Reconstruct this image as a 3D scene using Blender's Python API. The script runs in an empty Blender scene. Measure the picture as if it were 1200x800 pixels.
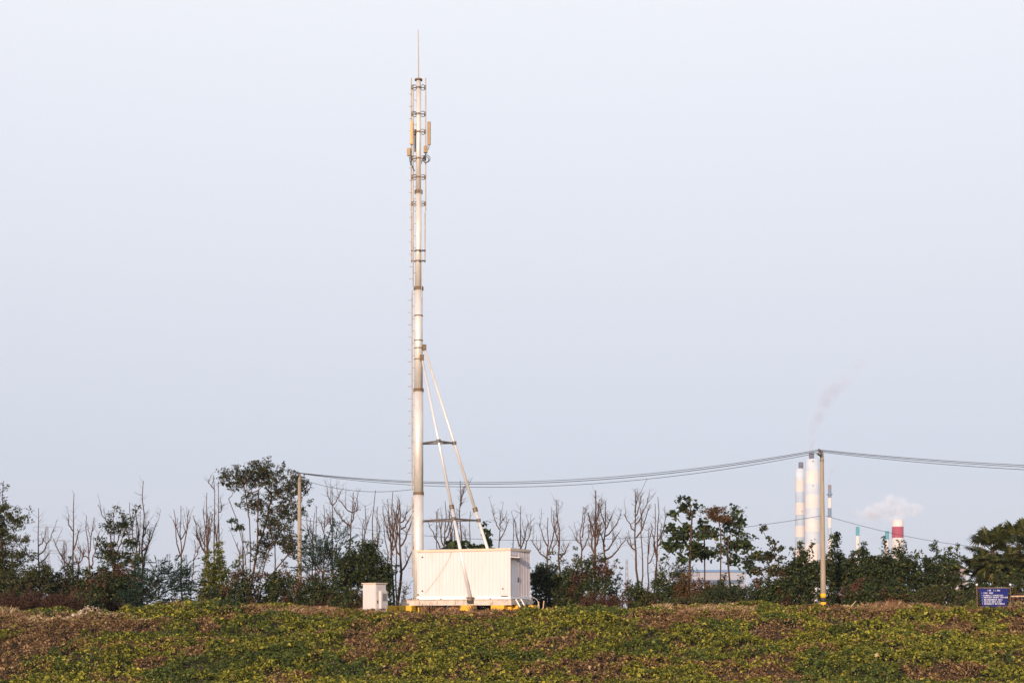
import bpy, math, random
import numpy as np
from mathutils import Vector
R = math.radians
rng = np.random.default_rng(7)
random.seed(7)
sc = bpy.context.scene
col = sc.collection

# ------------------------------------------------------------------ camera
CAMZ, HOR = 3.0, 722.0                       # eye height and the image row of the horizon in the 1200x800 photograph
cam = bpy.data.cameras.new('camera'); co = bpy.data.objects.new('camera', cam); col.objects.link(co)
co.location = (0, 0, CAMZ); co.rotation_euler = (R(90), 0, 0)
cam.lens = 50; cam.sensor_width = 36; cam.shift_y = (HOR - 400) / 1200.0
cam.clip_start = 0.5; cam.clip_end = 12000
sc.camera = co

# ------------------------------------------------------------------ sky, sun, exposure
SUN_AZ, SUN_EL = R(20), R(13)                # behind the camera, a little to the left, low
S = Vector((-math.sin(SUN_AZ)*math.cos(SUN_EL), -math.cos(SUN_AZ)*math.cos(SUN_EL), math.sin(SUN_EL)))
w = bpy.data.worlds.new('World'); sc.world = w; w.use_nodes = True
nt = w.node_tree; nt.nodes.clear()
out = nt.nodes.new('ShaderNodeOutputWorld')
sky = nt.nodes.new('ShaderNodeTexSky'); sky.sky_type = 'NISHITA'; sky.sun_disc = False
sky.sun_elevation = SUN_EL; sky.sun_rotation = math.pi + SUN_AZ
b1 = nt.nodes.new('ShaderNodeBackground'); b1.inputs[1].default_value = 0.12
nt.links.new(sky.outputs[0], b1.inputs[0])
tc = nt.nodes.new('ShaderNodeTexCoord'); sx = nt.nodes.new('ShaderNodeSeparateXYZ')
nt.links.new(tc.outputs['Generated'], sx.inputs[0])
rp = nt.nodes.new('ShaderNodeValToRGB'); e = rp.color_ramp.elements
e[0].position = 0.0; e[0].color = (0.63, 0.68, 0.82, 1)
e[1].position = 0.42; e[1].color = (1.02, 1.05, 1.11, 1)
for p, c in ((0.10, (0.68, 0.73, 0.86, 1)), (0.24, (0.85, 0.89, 0.98, 1)), (0.75, (0.30, 0.42, 0.66, 1))):
    x = e.new(p); x.color = c
nt.links.new(sx.outputs[2], rp.inputs[0])
b2 = nt.nodes.new('ShaderNodeBackground'); b2.inputs[1].default_value = 1.0
nt.links.new(rp.outputs[0], b2.inputs[0])
mx = nt.nodes.new('ShaderNodeMixShader'); mx.inputs[0].default_value = 0.88
nt.links.new(b1.outputs[0], mx.inputs[1]); nt.links.new(b2.outputs[0], mx.inputs[2])
nt.links.new(mx.outputs[0], out.inputs[0])
sl = bpy.data.lights.new('sun', 'SUN'); sl.energy = 4.9; sl.angle = R(0.5); sl.color = (1.0, 0.755, 0.58)
so = bpy.data.objects.new('sun', sl); col.objects.link(so); so.rotation_euler = S.to_track_quat('Z', 'Y').to_euler()
so.location = (0, 0, 60)
vs = sc.view_settings; vs.view_transform = 'Standard'; vs.look = 'None'; vs.exposure = 0.0; vs.gamma = 1.0
vs.use_curve_mapping = False
sc.cycles.volume_max_steps = 128
sc.cycles.volume_step_rate = 1.0
sc.cycles.max_bounces = 6; sc.cycles.volume_bounces = 3; sc.cycles.transparent_max_bounces = 8
sc.cycles.use_denoising = True

# ------------------------------------------------------------------ helpers
def P(px, py, D):                            # photograph pixel + distance -> place
    return Vector(((px-600)*0.0006*D, D, CAMZ+(HOR-py)*0.0006*D))
def Z(py, D): return CAMZ+(HOR-py)*0.0006*D
def X(px, D): return (px-600)*0.0006*D

def link(o, parent=None):
    col.objects.link(o)
    if parent is not None: o.parent = parent
    return o
def tag(o, label=None, cat=None, group=None, kind=None):
    if label: o['label'] = label
    if cat: o['category'] = cat
    if group: o['group'] = group
    if kind: o['kind'] = kind
    return o
def thing(name, loc, label, cat, group=None, rz=0.0):
    o = bpy.data.objects.new(name, None); o.empty_display_size = 0.3
    col.objects.link(o); o.location = loc; o.rotation_euler.z = rz
    return tag(o, label, cat, group)

def raw_mesh(name, V, F, mats, midx=None, parent=None, smooth=False, off=(0, 0, 0)):
    """V (n,3) array; F list of faces or (m,k) array"""
    V = np.asarray(V, dtype=np.float32).reshape(-1, 3) - np.asarray(off, dtype=np.float32)
    me = bpy.data.meshes.new(name)
    if isinstance(F, np.ndarray):
        m, k = F.shape; tot = np.full(m, k, np.int32); st = np.arange(m, dtype=np.int32)*k; fl = F.astype(np.int32).ravel()
    else:
        m = len(F); tot = np.array([len(f) for f in F], np.int32); st = np.concatenate(([0], np.cumsum(tot)[:-1])).astype(np.int32)
        fl = np.array([i for f in F for i in f], np.int32)
    me.vertices.add(len(V)); me.vertices.foreach_set('co', V.ravel())
    me.loops.add(len(fl)); me.loops.foreach_set('vertex_index', fl)
    me.polygons.add(m); me.polygons.foreach_set('loop_start', st)
    try: me.polygons.foreach_set('loop_total', tot)
    except Exception: pass
    for q in (mats if isinstance(mats, (list, tuple)) else [mats]): me.materials.append(q)
    if midx is not None: me.polygons.foreach_set('material_index', np.asarray(midx, np.int32))
    me.polygons.foreach_set('use_smooth', np.full(m, smooth, bool))
    me.update(calc_edges=True); me.validate()
    return link(bpy.data.objects.new(name, me), parent)

class MB:
    def __init__(s): s.V = []; s.F = []; s.M = []; s.m = 0
    def add(s, vs, fs):
        n = len(s.V); s.V += [tuple(v) for v in vs]; s.F += [tuple(i+n for i in f) for f in fs]; s.M += [s.m]*len(fs)
    def box(s, o, u, v, w):                  # origin corner and three edge vectors (right-handed)
        o, u, v, w = Vector(o), Vector(u), Vector(v), Vector(w)
        s.add([o, o+u, o+u+v, o+v, o+w, o+u+w, o+u+v+w, o+v+w],
              [(0, 3, 2, 1), (4, 5, 6, 7), (0, 1, 5, 4), (1, 2, 6, 5), (2, 3, 7, 6), (3, 0, 4, 7)])
    def cbox(s, c, sx, sy, sz, rz=0.0):
        u = Vector((math.cos(rz), math.sin(rz), 0)); v = Vector((-math.sin(rz), math.cos(rz), 0)); c = Vector(c)
        s.box(c-u*sx/2-v*sy/2-Vector((0, 0, sz/2)), u*sx, v*sy, (0, 0, sz))
    def tube(s, pts, rad, n=8, cap=True):
        pts = [Vector(p) for p in pts]; rad = rad if isinstance(rad, (list, tuple)) else [rad]*len(pts)
        rings = []; up = None
        for i, p in enumerate(pts):
            d = (pts[min(i+1, len(pts)-1)]-pts[max(i-1, 0)]).normalized()
            a = (Vector((0, 0, 1)) if abs(d.z) < 0.95 else Vector((1, 0, 0))) if up is None else up
            b = d.cross(a).normalized(); c = b.cross(d).normalized(); up = c
            rings.append([p+(b*math.cos(t)+c*math.sin(t))*rad[i] for t in [2*math.pi*k/n for k in range(n)]])
        vs = [v for r in rings for v in r]; fs = []
        for i in range(len(pts)-1):
            for k in range(n):
                a = i*n+k; b = i*n+(k+1) % n
                fs.append((a, b, b+n, a+n))
        if cap: fs += [tuple(range(n))[::-1], tuple(range((len(pts)-1)*n, len(pts)*n))]
        s.add(vs, fs)
    def lathe(s, prof, c=(0, 0), n=24, closed=True, mats=None):
        k = len(s.V)
        vs = [(c[0]+r*math.cos(2*math.pi*j/n), c[1]+r*math.sin(2*math.pi*j/n), z) for r, z in prof for j in range(n)]
        s.V += vs
        for i in range(len(prof)-1):
            for j in range(n):
                a = k+i*n+j; b = k+i*n+(j+1) % n
                s.F.append((a, b, b+n, a+n)); s.M.append(mats[i] if mats else s.m)
        if closed:
            s.F.append(tuple(range(k, k+n))[::-1]); s.M.append(mats[0] if mats else s.m)
            s.F.append(tuple(range(k+(len(prof)-1)*n, k+len(prof)*n))); s.M.append(mats[-1] if mats else s.m)
    def build(s, name, mats, parent=None, smooth=False, off=None, bevel=0):
        if off is None: off = parent.location if parent is not None and parent.rotation_euler.z == 0 else (0, 0, 0)
        o = raw_mesh(name, s.V, s.F, mats, s.M, parent, smooth, off)
        if smooth:
            for p in o.data.polygons:
                if len(p.vertices) > 4: p.use_smooth = False
        if bevel:
            b = o.modifiers.new('bevel', 'BEVEL'); b.width = bevel; b.segments = 2; b.limit_method = 'ANGLE'
        return o

def mat(name, base, rough=0.6, metal=0.0, var=0.15, scale=3.0, stain=None, stain_amt=0.0, bump=0.0, stretch=(1, 1, 1), stain_scale=2.0, stain_lo=.5):
    m = bpy.data.materials.new(name); m.use_nodes = True; t = m.node_tree; N = t.nodes; L = t.links
    bs = N['Principled BSDF']; bs.inputs['Roughness'].default_value = rough; bs.inputs['Metallic'].default_value = metal
    tc = N.new('ShaderNodeTexCoord'); mp = N.new('ShaderNodeMapping'); mp.inputs['Scale'].default_value = stretch
    L.new(tc.outputs['Object'], mp.inputs[0])
    nz = N.new('ShaderNodeTexNoise'); nz.inputs['Scale'].default_value = scale; nz.inputs['Detail'].default_value = 6
    L.new(mp.outputs[0], nz.inputs['Vector'])
    r = N.new('ShaderNodeValToRGB'); r.color_ramp.elements[0].position = .3; r.color_ramp.elements[1].position = .7
    r.color_ramp.elements[0].color = tuple(c*(1-var) for c in base)+(1,); r.color_ramp.elements[1].color = tuple(min(1, c*(1+var)) for c in base)+(1,)
    L.new(nz.outputs[0], r.inputs[0]); src = r.outputs[0]
    if stain:
        n2 = N.new('ShaderNodeTexNoise'); n2.inputs['Scale'].default_value = stain_scale; n2.inputs['Detail'].default_value = 8; n2.inputs['Roughness'].default_value = .7
        L.new(mp.outputs[0], n2.inputs['Vector'])
        r2 = N.new('ShaderNodeValToRGB'); r2.color_ramp.elements[0].position = stain_lo; r2.color_ramp.elements[1].position = stain_lo+.18
        r2.color_ramp.elements[0].color = (0, 0, 0, 1); r2.color_ramp.elements[1].color = (stain_amt,)*3+(1,)
        L.new(n2.outputs[0], r2.inputs[0])
        mi = N.new('ShaderNodeMix'); mi.data_type = 'RGBA'
        L.new(r2.outputs[0], mi.inputs[0]); L.new(src, mi.inputs[6]); mi.inputs[7].default_value = tuple(stain)+(1,)
        src = mi.outputs[2]
    L.new(src, bs.inputs['Base Color'])
    if bump:
        bp = N.new('ShaderNodeBump'); bp.inputs['Strength'].default_value = bump; bp.inputs['Distance'].default_value = .02
        L.new(nz.outputs[0], bp.inputs['Height']); L.new(bp.outputs[0], bs.inputs['Normal'])
    return m

def leafmat(name, cols, trans=0.25, rough=0.55, patch=None, pscale=0.35):
    """leaf colour differs from leaf to leaf; an optional second ramp of colours comes in broad patches"""
    m = bpy.data.materials.new(name); m.use_nodes = True; t = m.node_tree; N = t.nodes; L = t.links
    N.clear(); o = N.new('ShaderNodeOutputMaterial')
    g = N.new('ShaderNodeNewGeometry'); r = N.new('ShaderNodeValToRGB'); el = r.color_ramp.elements
    L.new(g.outputs['Random Per Island'], r.inputs[0])
    def fill(el, cols):
        k = len(cols)
        el[0].position = cols[0][0]; el[0].color = tuple(cols[0][1])+(1,)
        el[1].position = cols[-1][0]; el[1].color = tuple(cols[-1][1])+(1,)
        for p, c in cols[1:-1]:
            x = el.new(p); x.color = tuple(c)+(1,)
    fill(el, cols); src = r.outputs[0]
    if patch:
        r2 = N.new('ShaderNodeValToRGB'); fill(r2.color_ramp.elements, patch); L.new(g.outputs['Random Per Island'], r2.inputs[0])
        nz = N.new('ShaderNodeTexNoise'); nz.inputs['Scale'].default_value = pscale; nz.inputs['Detail'].default_value = 4
        tc = N.new('ShaderNodeTexCoord'); L.new(tc.outputs['Object'], nz.inputs['Vector'])
        rr = N.new('ShaderNodeValToRGB'); rr.color_ramp.elements[0].position = .48; rr.color_ramp.elements[1].position = .6
        L.new(nz.outputs[0], rr.inputs[0])
        mi = N.new('ShaderNodeMix'); mi.data_type = 'RGBA'
        L.new(rr.outputs[0], mi.inputs[0]); L.new(src, mi.inputs[6]); L.new(r2.outputs[0], mi.inputs[7]); src = mi.outputs[2]
    b = N.new('ShaderNodeBsdfPrincipled'); b.inputs['Roughness'].default_value = rough; b.inputs['Specular IOR Level'].default_value = .3
    tr = N.new('ShaderNodeBsdfTranslucent'); L.new(src, b.inputs['Base Color']); L.new(src, tr.inputs[0])
    ms = N.new('ShaderNodeMixShader'); ms.inputs[0].default_value = trans
    L.new(b.outputs[0], ms.inputs[1]); L.new(tr.outputs[0], ms.inputs[2]); L.new(ms.outputs[0], o.inputs[0])
    return m

# value noise for terrain and scatter
_perm = np.random.default_rng(3).random((256, 256))
def vnoise(x, y):
    x = np.asarray(x, float); y = np.asarray(y, float)
    xi = np.floor(x).astype(int); yi = np.floor(y).astype(int); fx = x-xi; fy = y-yi
    fx = fx*fx*(3-2*fx); fy = fy*fy*(3-2*fy)
    g = lambda i, j: _perm[i & 255, j & 255]
    return (g(xi, yi)*(1-fx)+g(xi+1, yi)*fx)*(1-fy)+(g(xi, yi+1)*(1-fx)+g(xi+1, yi+1)*fx)*fy
def fbm(x, y, o=4):
    s = 0; a = .5; t = 0
    for k in range(o):
        s = s+a*vnoise(x*2**k+17.3*k, y*2**k+9.1*k); t += a; a *= .5
    return s/t

# crest of the bank: rows of the photograph where the ground of the crest sits
CRX = [-600, -100, 0, 50, 90, 130, 180, 240, 300, 420, 450, 500, 620, 650, 690, 740, 790, 850, 900, 960, 1040, 1120, 1200, 1400, 1900]
CRY = [726, 727, 728, 731, 731, 725, 719, 716, 718, 718, 719.5, 720, 719.5, 716, 711, 716, 718, 717, 713, 714, 716, 716, 716, 718, 716]
DC, DT = 77.0, 61.5
def h(x, y):
    x = np.asarray(x, float); y = np.asarray(y, float)
    px = 600+x/(0.0006*DC)
    zc = CAMZ+(HOR-np.interp(px, CRX, CRY))*0.0006*DC
    t = np.clip((y-DT)/(DC-DT), 0, 1)
    prof = t*1.0+0.10*np.sin(t*math.pi)
    prof = np.where(t >= 1, 1.0, prof)
    zflat = 3.2
    k = np.clip((y-DC)/3.5, 0, 1); k = k*k*(3-2*k)
    zc = zc-.14; top = zc*(1-k)+zflat*k
    z = np.where(y < DC, zc*prof, top)
    d = np.clip((y-97)/22, 0, 1); d = d*d*(3-2*d)
    z = z*(1-d)
    n = (fbm(x/4.5+5, y/2.6)-.5)*1.1*np.clip((y-61.5)/7, 0, 1)*np.clip((84-y)/6, 0, 1)
    n *= np.where((px > 400) & (px < 660) & (y > 74.5), .25, 1.0)
    road = 1.35*np.clip((14-y)/9, 0, 1)      # the rise the photographer stands on
    return z+n+road
def H(x, y): return float(h(x, y))

# ------------------------------------------------------------------ materials
M = {}
M['soil'] = mat('bank_soil', (.060, .036, .020), .95, var=.35, scale=.8, stain=(.035, .04, .014), stain_amt=.7, stain_scale=.15, bump=.4)
M['galv'] = mat('galvanised_steel', (.72, .675, .61), .40, 0.25, var=.10, scale=4, stain=(.34, .20, .10), stain_amt=.55, stain_scale=1.4, stretch=(2, 2, .5), stain_lo=.62)
M['galv_thin'] = mat('weathered_galvanised_pipe', (.46, .36, .25), .55, .1, var=.2, scale=3)
M['rust'] = mat('rusty_flange_steel', (.20, .135, .08), .7, .1, var=.5, scale=14)
M['strut'] = mat('bright_galvanised_pipe', (.72, .70, .68), .35, 0.25, var=.08, scale=3, stain=(.35, .24, .14), stain_amt=.4, stain_scale=2, stain_lo=.62)
M['darksteel'] = mat('dull_brace_steel', (.16, .14, .125), .6, .3, var=.3, scale=8)
M['shed'] = mat('cream_white_panel', (.70, .618, .61), .5, var=.03, scale=1.2, stain=(.50, .38, .27), stain_amt=.30, stain_scale=.9, stretch=(2.5, 2.5, .5), stain_lo=.55)
M['trim'] = mat('beige_trim', (.66, .52, .38), .6, var=.12, scale=5)
M['white'] = mat('white_paint', (.80, .79, .78), .45, var=.04)
M['door'] = mat('white_door_paint', (.70, .69, .73), .4, var=.03)
M['black'] = mat('black_fitting', (.03, .028, .025), .5)
M['beam'] = mat('weathered_platform_steel', (.56, .48, .41), .65, .1, var=.18, scale=3, stain=(.22, .13, .07), stain_amt=.75, stain_scale=2.5, stain_lo=.54)
M['yellow'] = mat('yellow_block_paint', (.70, .39, .02), .6, var=.08, scale=5, stain=(.35, .2, .06), stain_amt=.6, stain_scale=3, stain_lo=.6)
M['blockdark'] = mat('black_block_paint', (.03, .03, .03), .7)
M['cabinet'] = mat('cabinet_paint', (.60, .555, .53), .5, var=.05, scale=2, stain=(.4, .3, .2), stain_amt=.4, stain_scale=2, stretch=(3, 3, .7), stain_lo=.6)
M['grille'] = mat('grey_grille', (.22, .22, .23), .5, var=.2, scale=30)
M['concrete'] = mat('concrete_pole', (.34, .275, .20), .85, var=.14, scale=2.5, stain=(.25, .19, .12), stain_amt=.6, stain_scale=1.5, stretch=(3, 3, .4))
M['bandy'] = mat('yellow_band_paint', (.85, .45, .01), .6, var=.08)
M['bandk'] = mat('black_band_paint', (.025, .03, .03), .6)
M['wire'] = mat('black_cable', (.045, .048, .055), .6)
M['insul'] = mat('brown_insulator', (.12, .08, .06), .3)
M['antenna'] = mat('ochre_antenna_cover', (.66, .40, .13), .5, var=.06)
M['radio'] = mat('brown_radio_box', (.36, .23, .11), .5, var=.1)
M['bark_bare'] = mat('bare_brown_bark', (.078, .040, .022), .85, var=.35, scale=5, stretch=(1, 1, .3))
M['bark_red'] = mat('reddish_bark', (.10, .046, .028), .85, var=.35, scale=5, stretch=(1, 1, .3))
M['bark_dark'] = mat('dark_bark', (.07, .042, .028), .9, var=.35, scale=5, stretch=(1, 1, .3))
M['bark_grey'] = mat('grey_brown_bark', (.14, .10, .075), .85, var=.3, scale=5)
M['blue'] = mat('blue_sign_paint', (.001, .008, .13), .8, var=.12, scale=3)
M['signwhite'] = mat('white_lettering', (.75, .75, .82), .5, var=.02)
M['signframe'] = mat('rusty_sign_frame', (.15, .10, .07), .7, var=.3, scale=12)
M['wood'] = mat('pale_dry_wood', (.55, .36, .22), .8, var=.25, scale=6)
M['stone'] = mat('pale_rubble', (.40, .31, .21), .9, var=.3, scale=3)
# foliage
dk = lambda s: [(0, (.010*s, .022*s, .007*s)), (.55, (.028*s, .048*s, .014*s)), (.85, (.065*s, .085*s, .022*s)), (1, (.17*s, .15*s, .035*s))]
M['lf_dark'] = leafmat('dark_green_leaves', dk(1.0))
M['lf_mid'] = leafmat('mid_green_leaves', dk(1.5))
M['lf_olive'] = leafmat('olive_green_leaves', [(0, (.03, .035, .012)), (.5, (.06, .07, .02)), (.9, (.095, .10, .028)), (1, (.16, .10, .03))])
M['lf_blue'] = leafmat('blue_green_needles', [(0, (.012, .03, .018)), (.7, (.028, .062, .036)), (1, (.055, .095, .045))])
M['lf_yel'] = leafmat('yellow_green_leaves', [(0, (.04, .06, .01)), (.5, (.10, .13, .02)), (.85, (.20, .20, .02)), (1, (.40, .30, .03))])
M['lf_tree'] = leafmat('tree_leaves', [(0, (.022, .033, .012)), (.55, (.045, .055, .018)), (.9, (.085, .075, .024)), (1, (.20, .10, .03))])
M['lf_pau'] = leafmat('broad_leaves', [(0, (.018, .035, .012)), (.6, (.04, .065, .018)), (.92, (.08, .10, .025)), (1, (.20, .16, .05))])
M['lf_brown'] = leafmat('brown_leaves', [(0, (.05, .03, .012)), (.5, (.12, .065, .02)), (1, (.20, .10, .03))])
M['lf_mix'] = leafmat('green_leaves_with_dead_vines', dk(1.2), patch=[(0, (.05, .022, .014)), (.6, (.12, .05, .03)), (1, (.22, .11, .05))], pscale=.9)
M['lf_dead'] = leafmat('dead_red_brown_vines', [(0, (.022, .010, .006)), (.6, (.08, .036, .020)), (1, (.20, .10, .055))])
M['lf_palm'] = leafmat('palm_leaflets', [(0, (.015, .025, .008)), (.5, (.045, .055, .014)), (.85, (.11, .11, .03)), (1, (.26, .19, .06))])
M['gr_green'] = leafmat('vine_leaves_green', [(0, (.026, .036, .004)), (.4, (.095, .108, .010)), (.8, (.21, .205, .02)), (1, (.42, .37, .05))], .3)
M['gr_yellow'] = leafmat('vine_leaves_yellow', [(0, (.26, .24, .02)), (1, (.55, .48, .05))], .3)
M['gr_brown'] = leafmat('withered_vine_leaves', [(0, (.05, .024, .008)), (.6, (.18, .095, .034)), (1, (.40, .26, .12))], .2)
M['gr_dark'] = leafmat('vine_leaves_dark_green', [(0, (.026, .042, .007)), (.6, (.08, .11, .016)), (1, (.18, .20, .035))], .3)
M['gr_tan'] = leafmat('straw', [(0, (.20, .13, .06)), (.6, (.36, .25, .12)), (1, (.55, .42, .24))], .2)
M['gr_rust'] = leafmat('reddish_straw', [(0, (.14, .07, .035)), (.6, (.27, .15, .075)), (1, (.45, .28, .14))], .2)

# ------------------------------------------------------------------ ground
def axis(segs):
    a = []
    for lo, hi, st in segs: a += list(np.arange(lo, hi, st))
    return np.array(a+[segs[-1][1]])
gx = axis([(-1500, -300, 60), (-300, -60, 12), (-60, 75, .5), (75, 300, 12), (300, 1500, 60)])
gy = axis([(-180, -20, 20), (-20, 56, 3), (56, 90, .4), (90, 130, 2), (130, 400, 30), (400, 2500, 150)])
GX, GY = np.meshgrid(gx, gy); GZ = h(GX, GY)
nx, ny = len(gx), len(gy)
V = np.stack([GX, GY, GZ], -1).reshape(-1, 3)
i = np.arange((ny-1)*(nx-1)); r_ = i//(nx-1); c_ = i % (nx-1); a = r_*nx+c_
ground = raw_mesh('ground', V, np.stack([a, a+1, a+nx+1, a+nx], -1), M['soil'], smooth=True)
tag(ground, kind='structure')

# haze: one closed box round everything
mh = bpy.data.materials.new('haze_air'); mh.use_nodes = True; t = mh.node_tree; t.nodes.clear()
o = t.nodes.new('ShaderNodeOutputMaterial'); pv = t.nodes.new('ShaderNodeVolumePrincipled')
pv.inputs['Color'].default_value = (.86, .89, .97, 1); pv.inputs['Density'].default_value = 1.15e-4; pv.inputs['Anisotropy'].default_value = 0.0
t.links.new(pv.outputs[0], o.inputs['Volume'])
b = MB(); b.box((-1600, -220, -1.2), (3200, 0, 0), (0, 2800, 0), (0, 0, 561)); hz = b.build('haze', mh); tag(hz, kind='stuff')

# ------------------------------------------------------------------ leaves and wood
def leaf_quads(C, size, rg, wid=.55, nbias=None, up=.5, tip=None, fold=.12):
    """rhombic leaves at C; returns V (4n,3), F (n,4)"""
    n = len(C); size = np.broadcast_to(size, (n,))*rg.uniform(.65, 1.3, n)
    N_ = rg.normal(size=(n, 3)); N_[:, 2] += up
    if nbias is not None: N_ += nbias
    N_ /= np.linalg.norm(N_, axis=1)[:, None]+1e-9
    A = rg.normal(size=(n, 3)) if tip is None else tip+rg.normal(size=(n, 3))*.35
    A -= (A*N_).sum(1)[:, None]*N_; A /= np.linalg.norm(A, axis=1)[:, None]+1e-9
    B = np.cross(N_, A); s = size[:, None]
    V = np.stack([C-A*s*.5, C+B*s*wid*.5+N_*s*fold-A*s*.08, C+A*s*.55, C-B*s*wid*.5+N_*s*fold-A*s*.08], 1).reshape(-1, 3)
    return V, np.arange(4*n).reshape(n, 4)

def frond_leaves(C, Dr, rg, length=.6, pairs=8, ls=.13, wid=.4, droop=.25):
    """compound leaves: rows of leaflets along a drooping rachis"""
    n = len(C); Dr = Dr/(np.linalg.norm(Dr, axis=1)[:, None]+1e-9)
    side = np.cross(Dr, np.array([0, 0, 1.])); side /= np.linalg.norm(side, axis=1)[:, None]+1e-9
    L = length*rg.uniform(.6, 1.25, n)
    Vs = []; Cs = []; Ts = []
    for k in range(pairs):
        t = (k+1)/pairs
        c = C+Dr*(L*t)[:, None]; c[:, 2] -= droop*L*t*t
        for sg in (-1, 1):
            tp = side*sg+Dr*.55
            Cs.append(c+tp*ls*.45); Ts.append(tp)
    Cs = np.concatenate(Cs); Ts = np.concatenate(Ts)
    return leaf_quads(Cs, ls, rg, wid=wid, up=1.6, tip=Ts)

def sample_lobes(lobes, n, rg, shell=.45):
    """lobes: (cx, cy, cz, rx, ry, rz) metres; points in the union, with a bias outwards"""
    vol = np.array([l[3]*l[4]*l[5] for l in lobes]); k = rg.choice(len(lobes), n, p=vol/vol.sum())
    d = rg.normal(size=(n, 3)); d /= np.linalg.norm(d, axis=1)[:, None]
    r = rg.uniform(0, 1, n)**shell
    Lb = np.array(lobes)[k]
    wob = 1+.28*(vnoise(d[:, 0]*2.3+k*7.7, d[:, 2]*2.3+d[:, 1]*2)-.5)*2
    return Lb[:, :3]+d*Lb[:, 3:]*(r*wob)[:, None]

def wood(base, targets, rg, rtip=.012, trunk=None, power=.40, rmax=None, kink=.12):
    """branches grown from the trunk to every target; returns MB"""
    nodes = [np.array(base, float)]; par = [-1]; okn = []
    for line in (trunk or []):
        last = 0
        for q, p in enumerate(line):
            nodes.append(np.array(p, float)); par.append(last); last = len(nodes)-1; okn.append(q >= max(1, len(line)-3) or len(line) == 1)
    nt0 = len(nodes)
    b0 = nodes[0]
    T = sorted([np.array(t, float) for t in targets], key=lambda t: np.linalg.norm(t-nodes[-1]))
    for t in T:
        A = np.array(nodes); dv = t-A; dist = np.linalg.norm(dv, axis=1)+1e-6
        upc = dv[:, 2]/dist
        cost = dist*(1.5-.75*upc)+.10*np.linalg.norm(A-b0, axis=1)*0
        if nt0 > 1:
            cost[0] += 50; cost[1:nt0][~np.array(okn)] += 50
        j = int(np.argmin(cost)); a = A[j]
        m = 1 if dist[j] < .6 else 2 if dist[j] < 1.5 else 3
        last = j
        for q in range(1, m+1):
            f = q/m; p = a+(t-a)*f
            if q < m: p = p+rg.normal(size=3)*kink*dist[j]/m; p[2] -= .10*dist[j]*math.sin(f*math.pi)
            nodes.append(p); par.append(last); last = len(nodes)-1
    n = len(nodes); cnt = [0]*n; ch = [0]*n
    for k in range(n-1, 0, -1):
        if ch[k] == 0: cnt[k] += 1
        cnt[par[k]] += cnt[k]; ch[par[k]] += 1
    rad = [rtip*max(1, c)**power for c in cnt]
    if rmax: rad = [min(r, rmax) for r in rad]
    mb = MB()
    for k in range(1, n):
        ra = min(rad[par[k]], rad[k]*1.5)
        mb.tube([nodes[par[k]], nodes[k]], [ra, rad[k]], n=5 if rad[k] > .04 else 4, cap=False)
    return mb

def merge(parts):
    Vs = []; Fs = []; n = 0
    for V, F in parts:
        Vs.append(V); Fs.append(F+n); n += len(V)
    return np.concatenate(Vs), np.concatenate(Fs)

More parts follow.
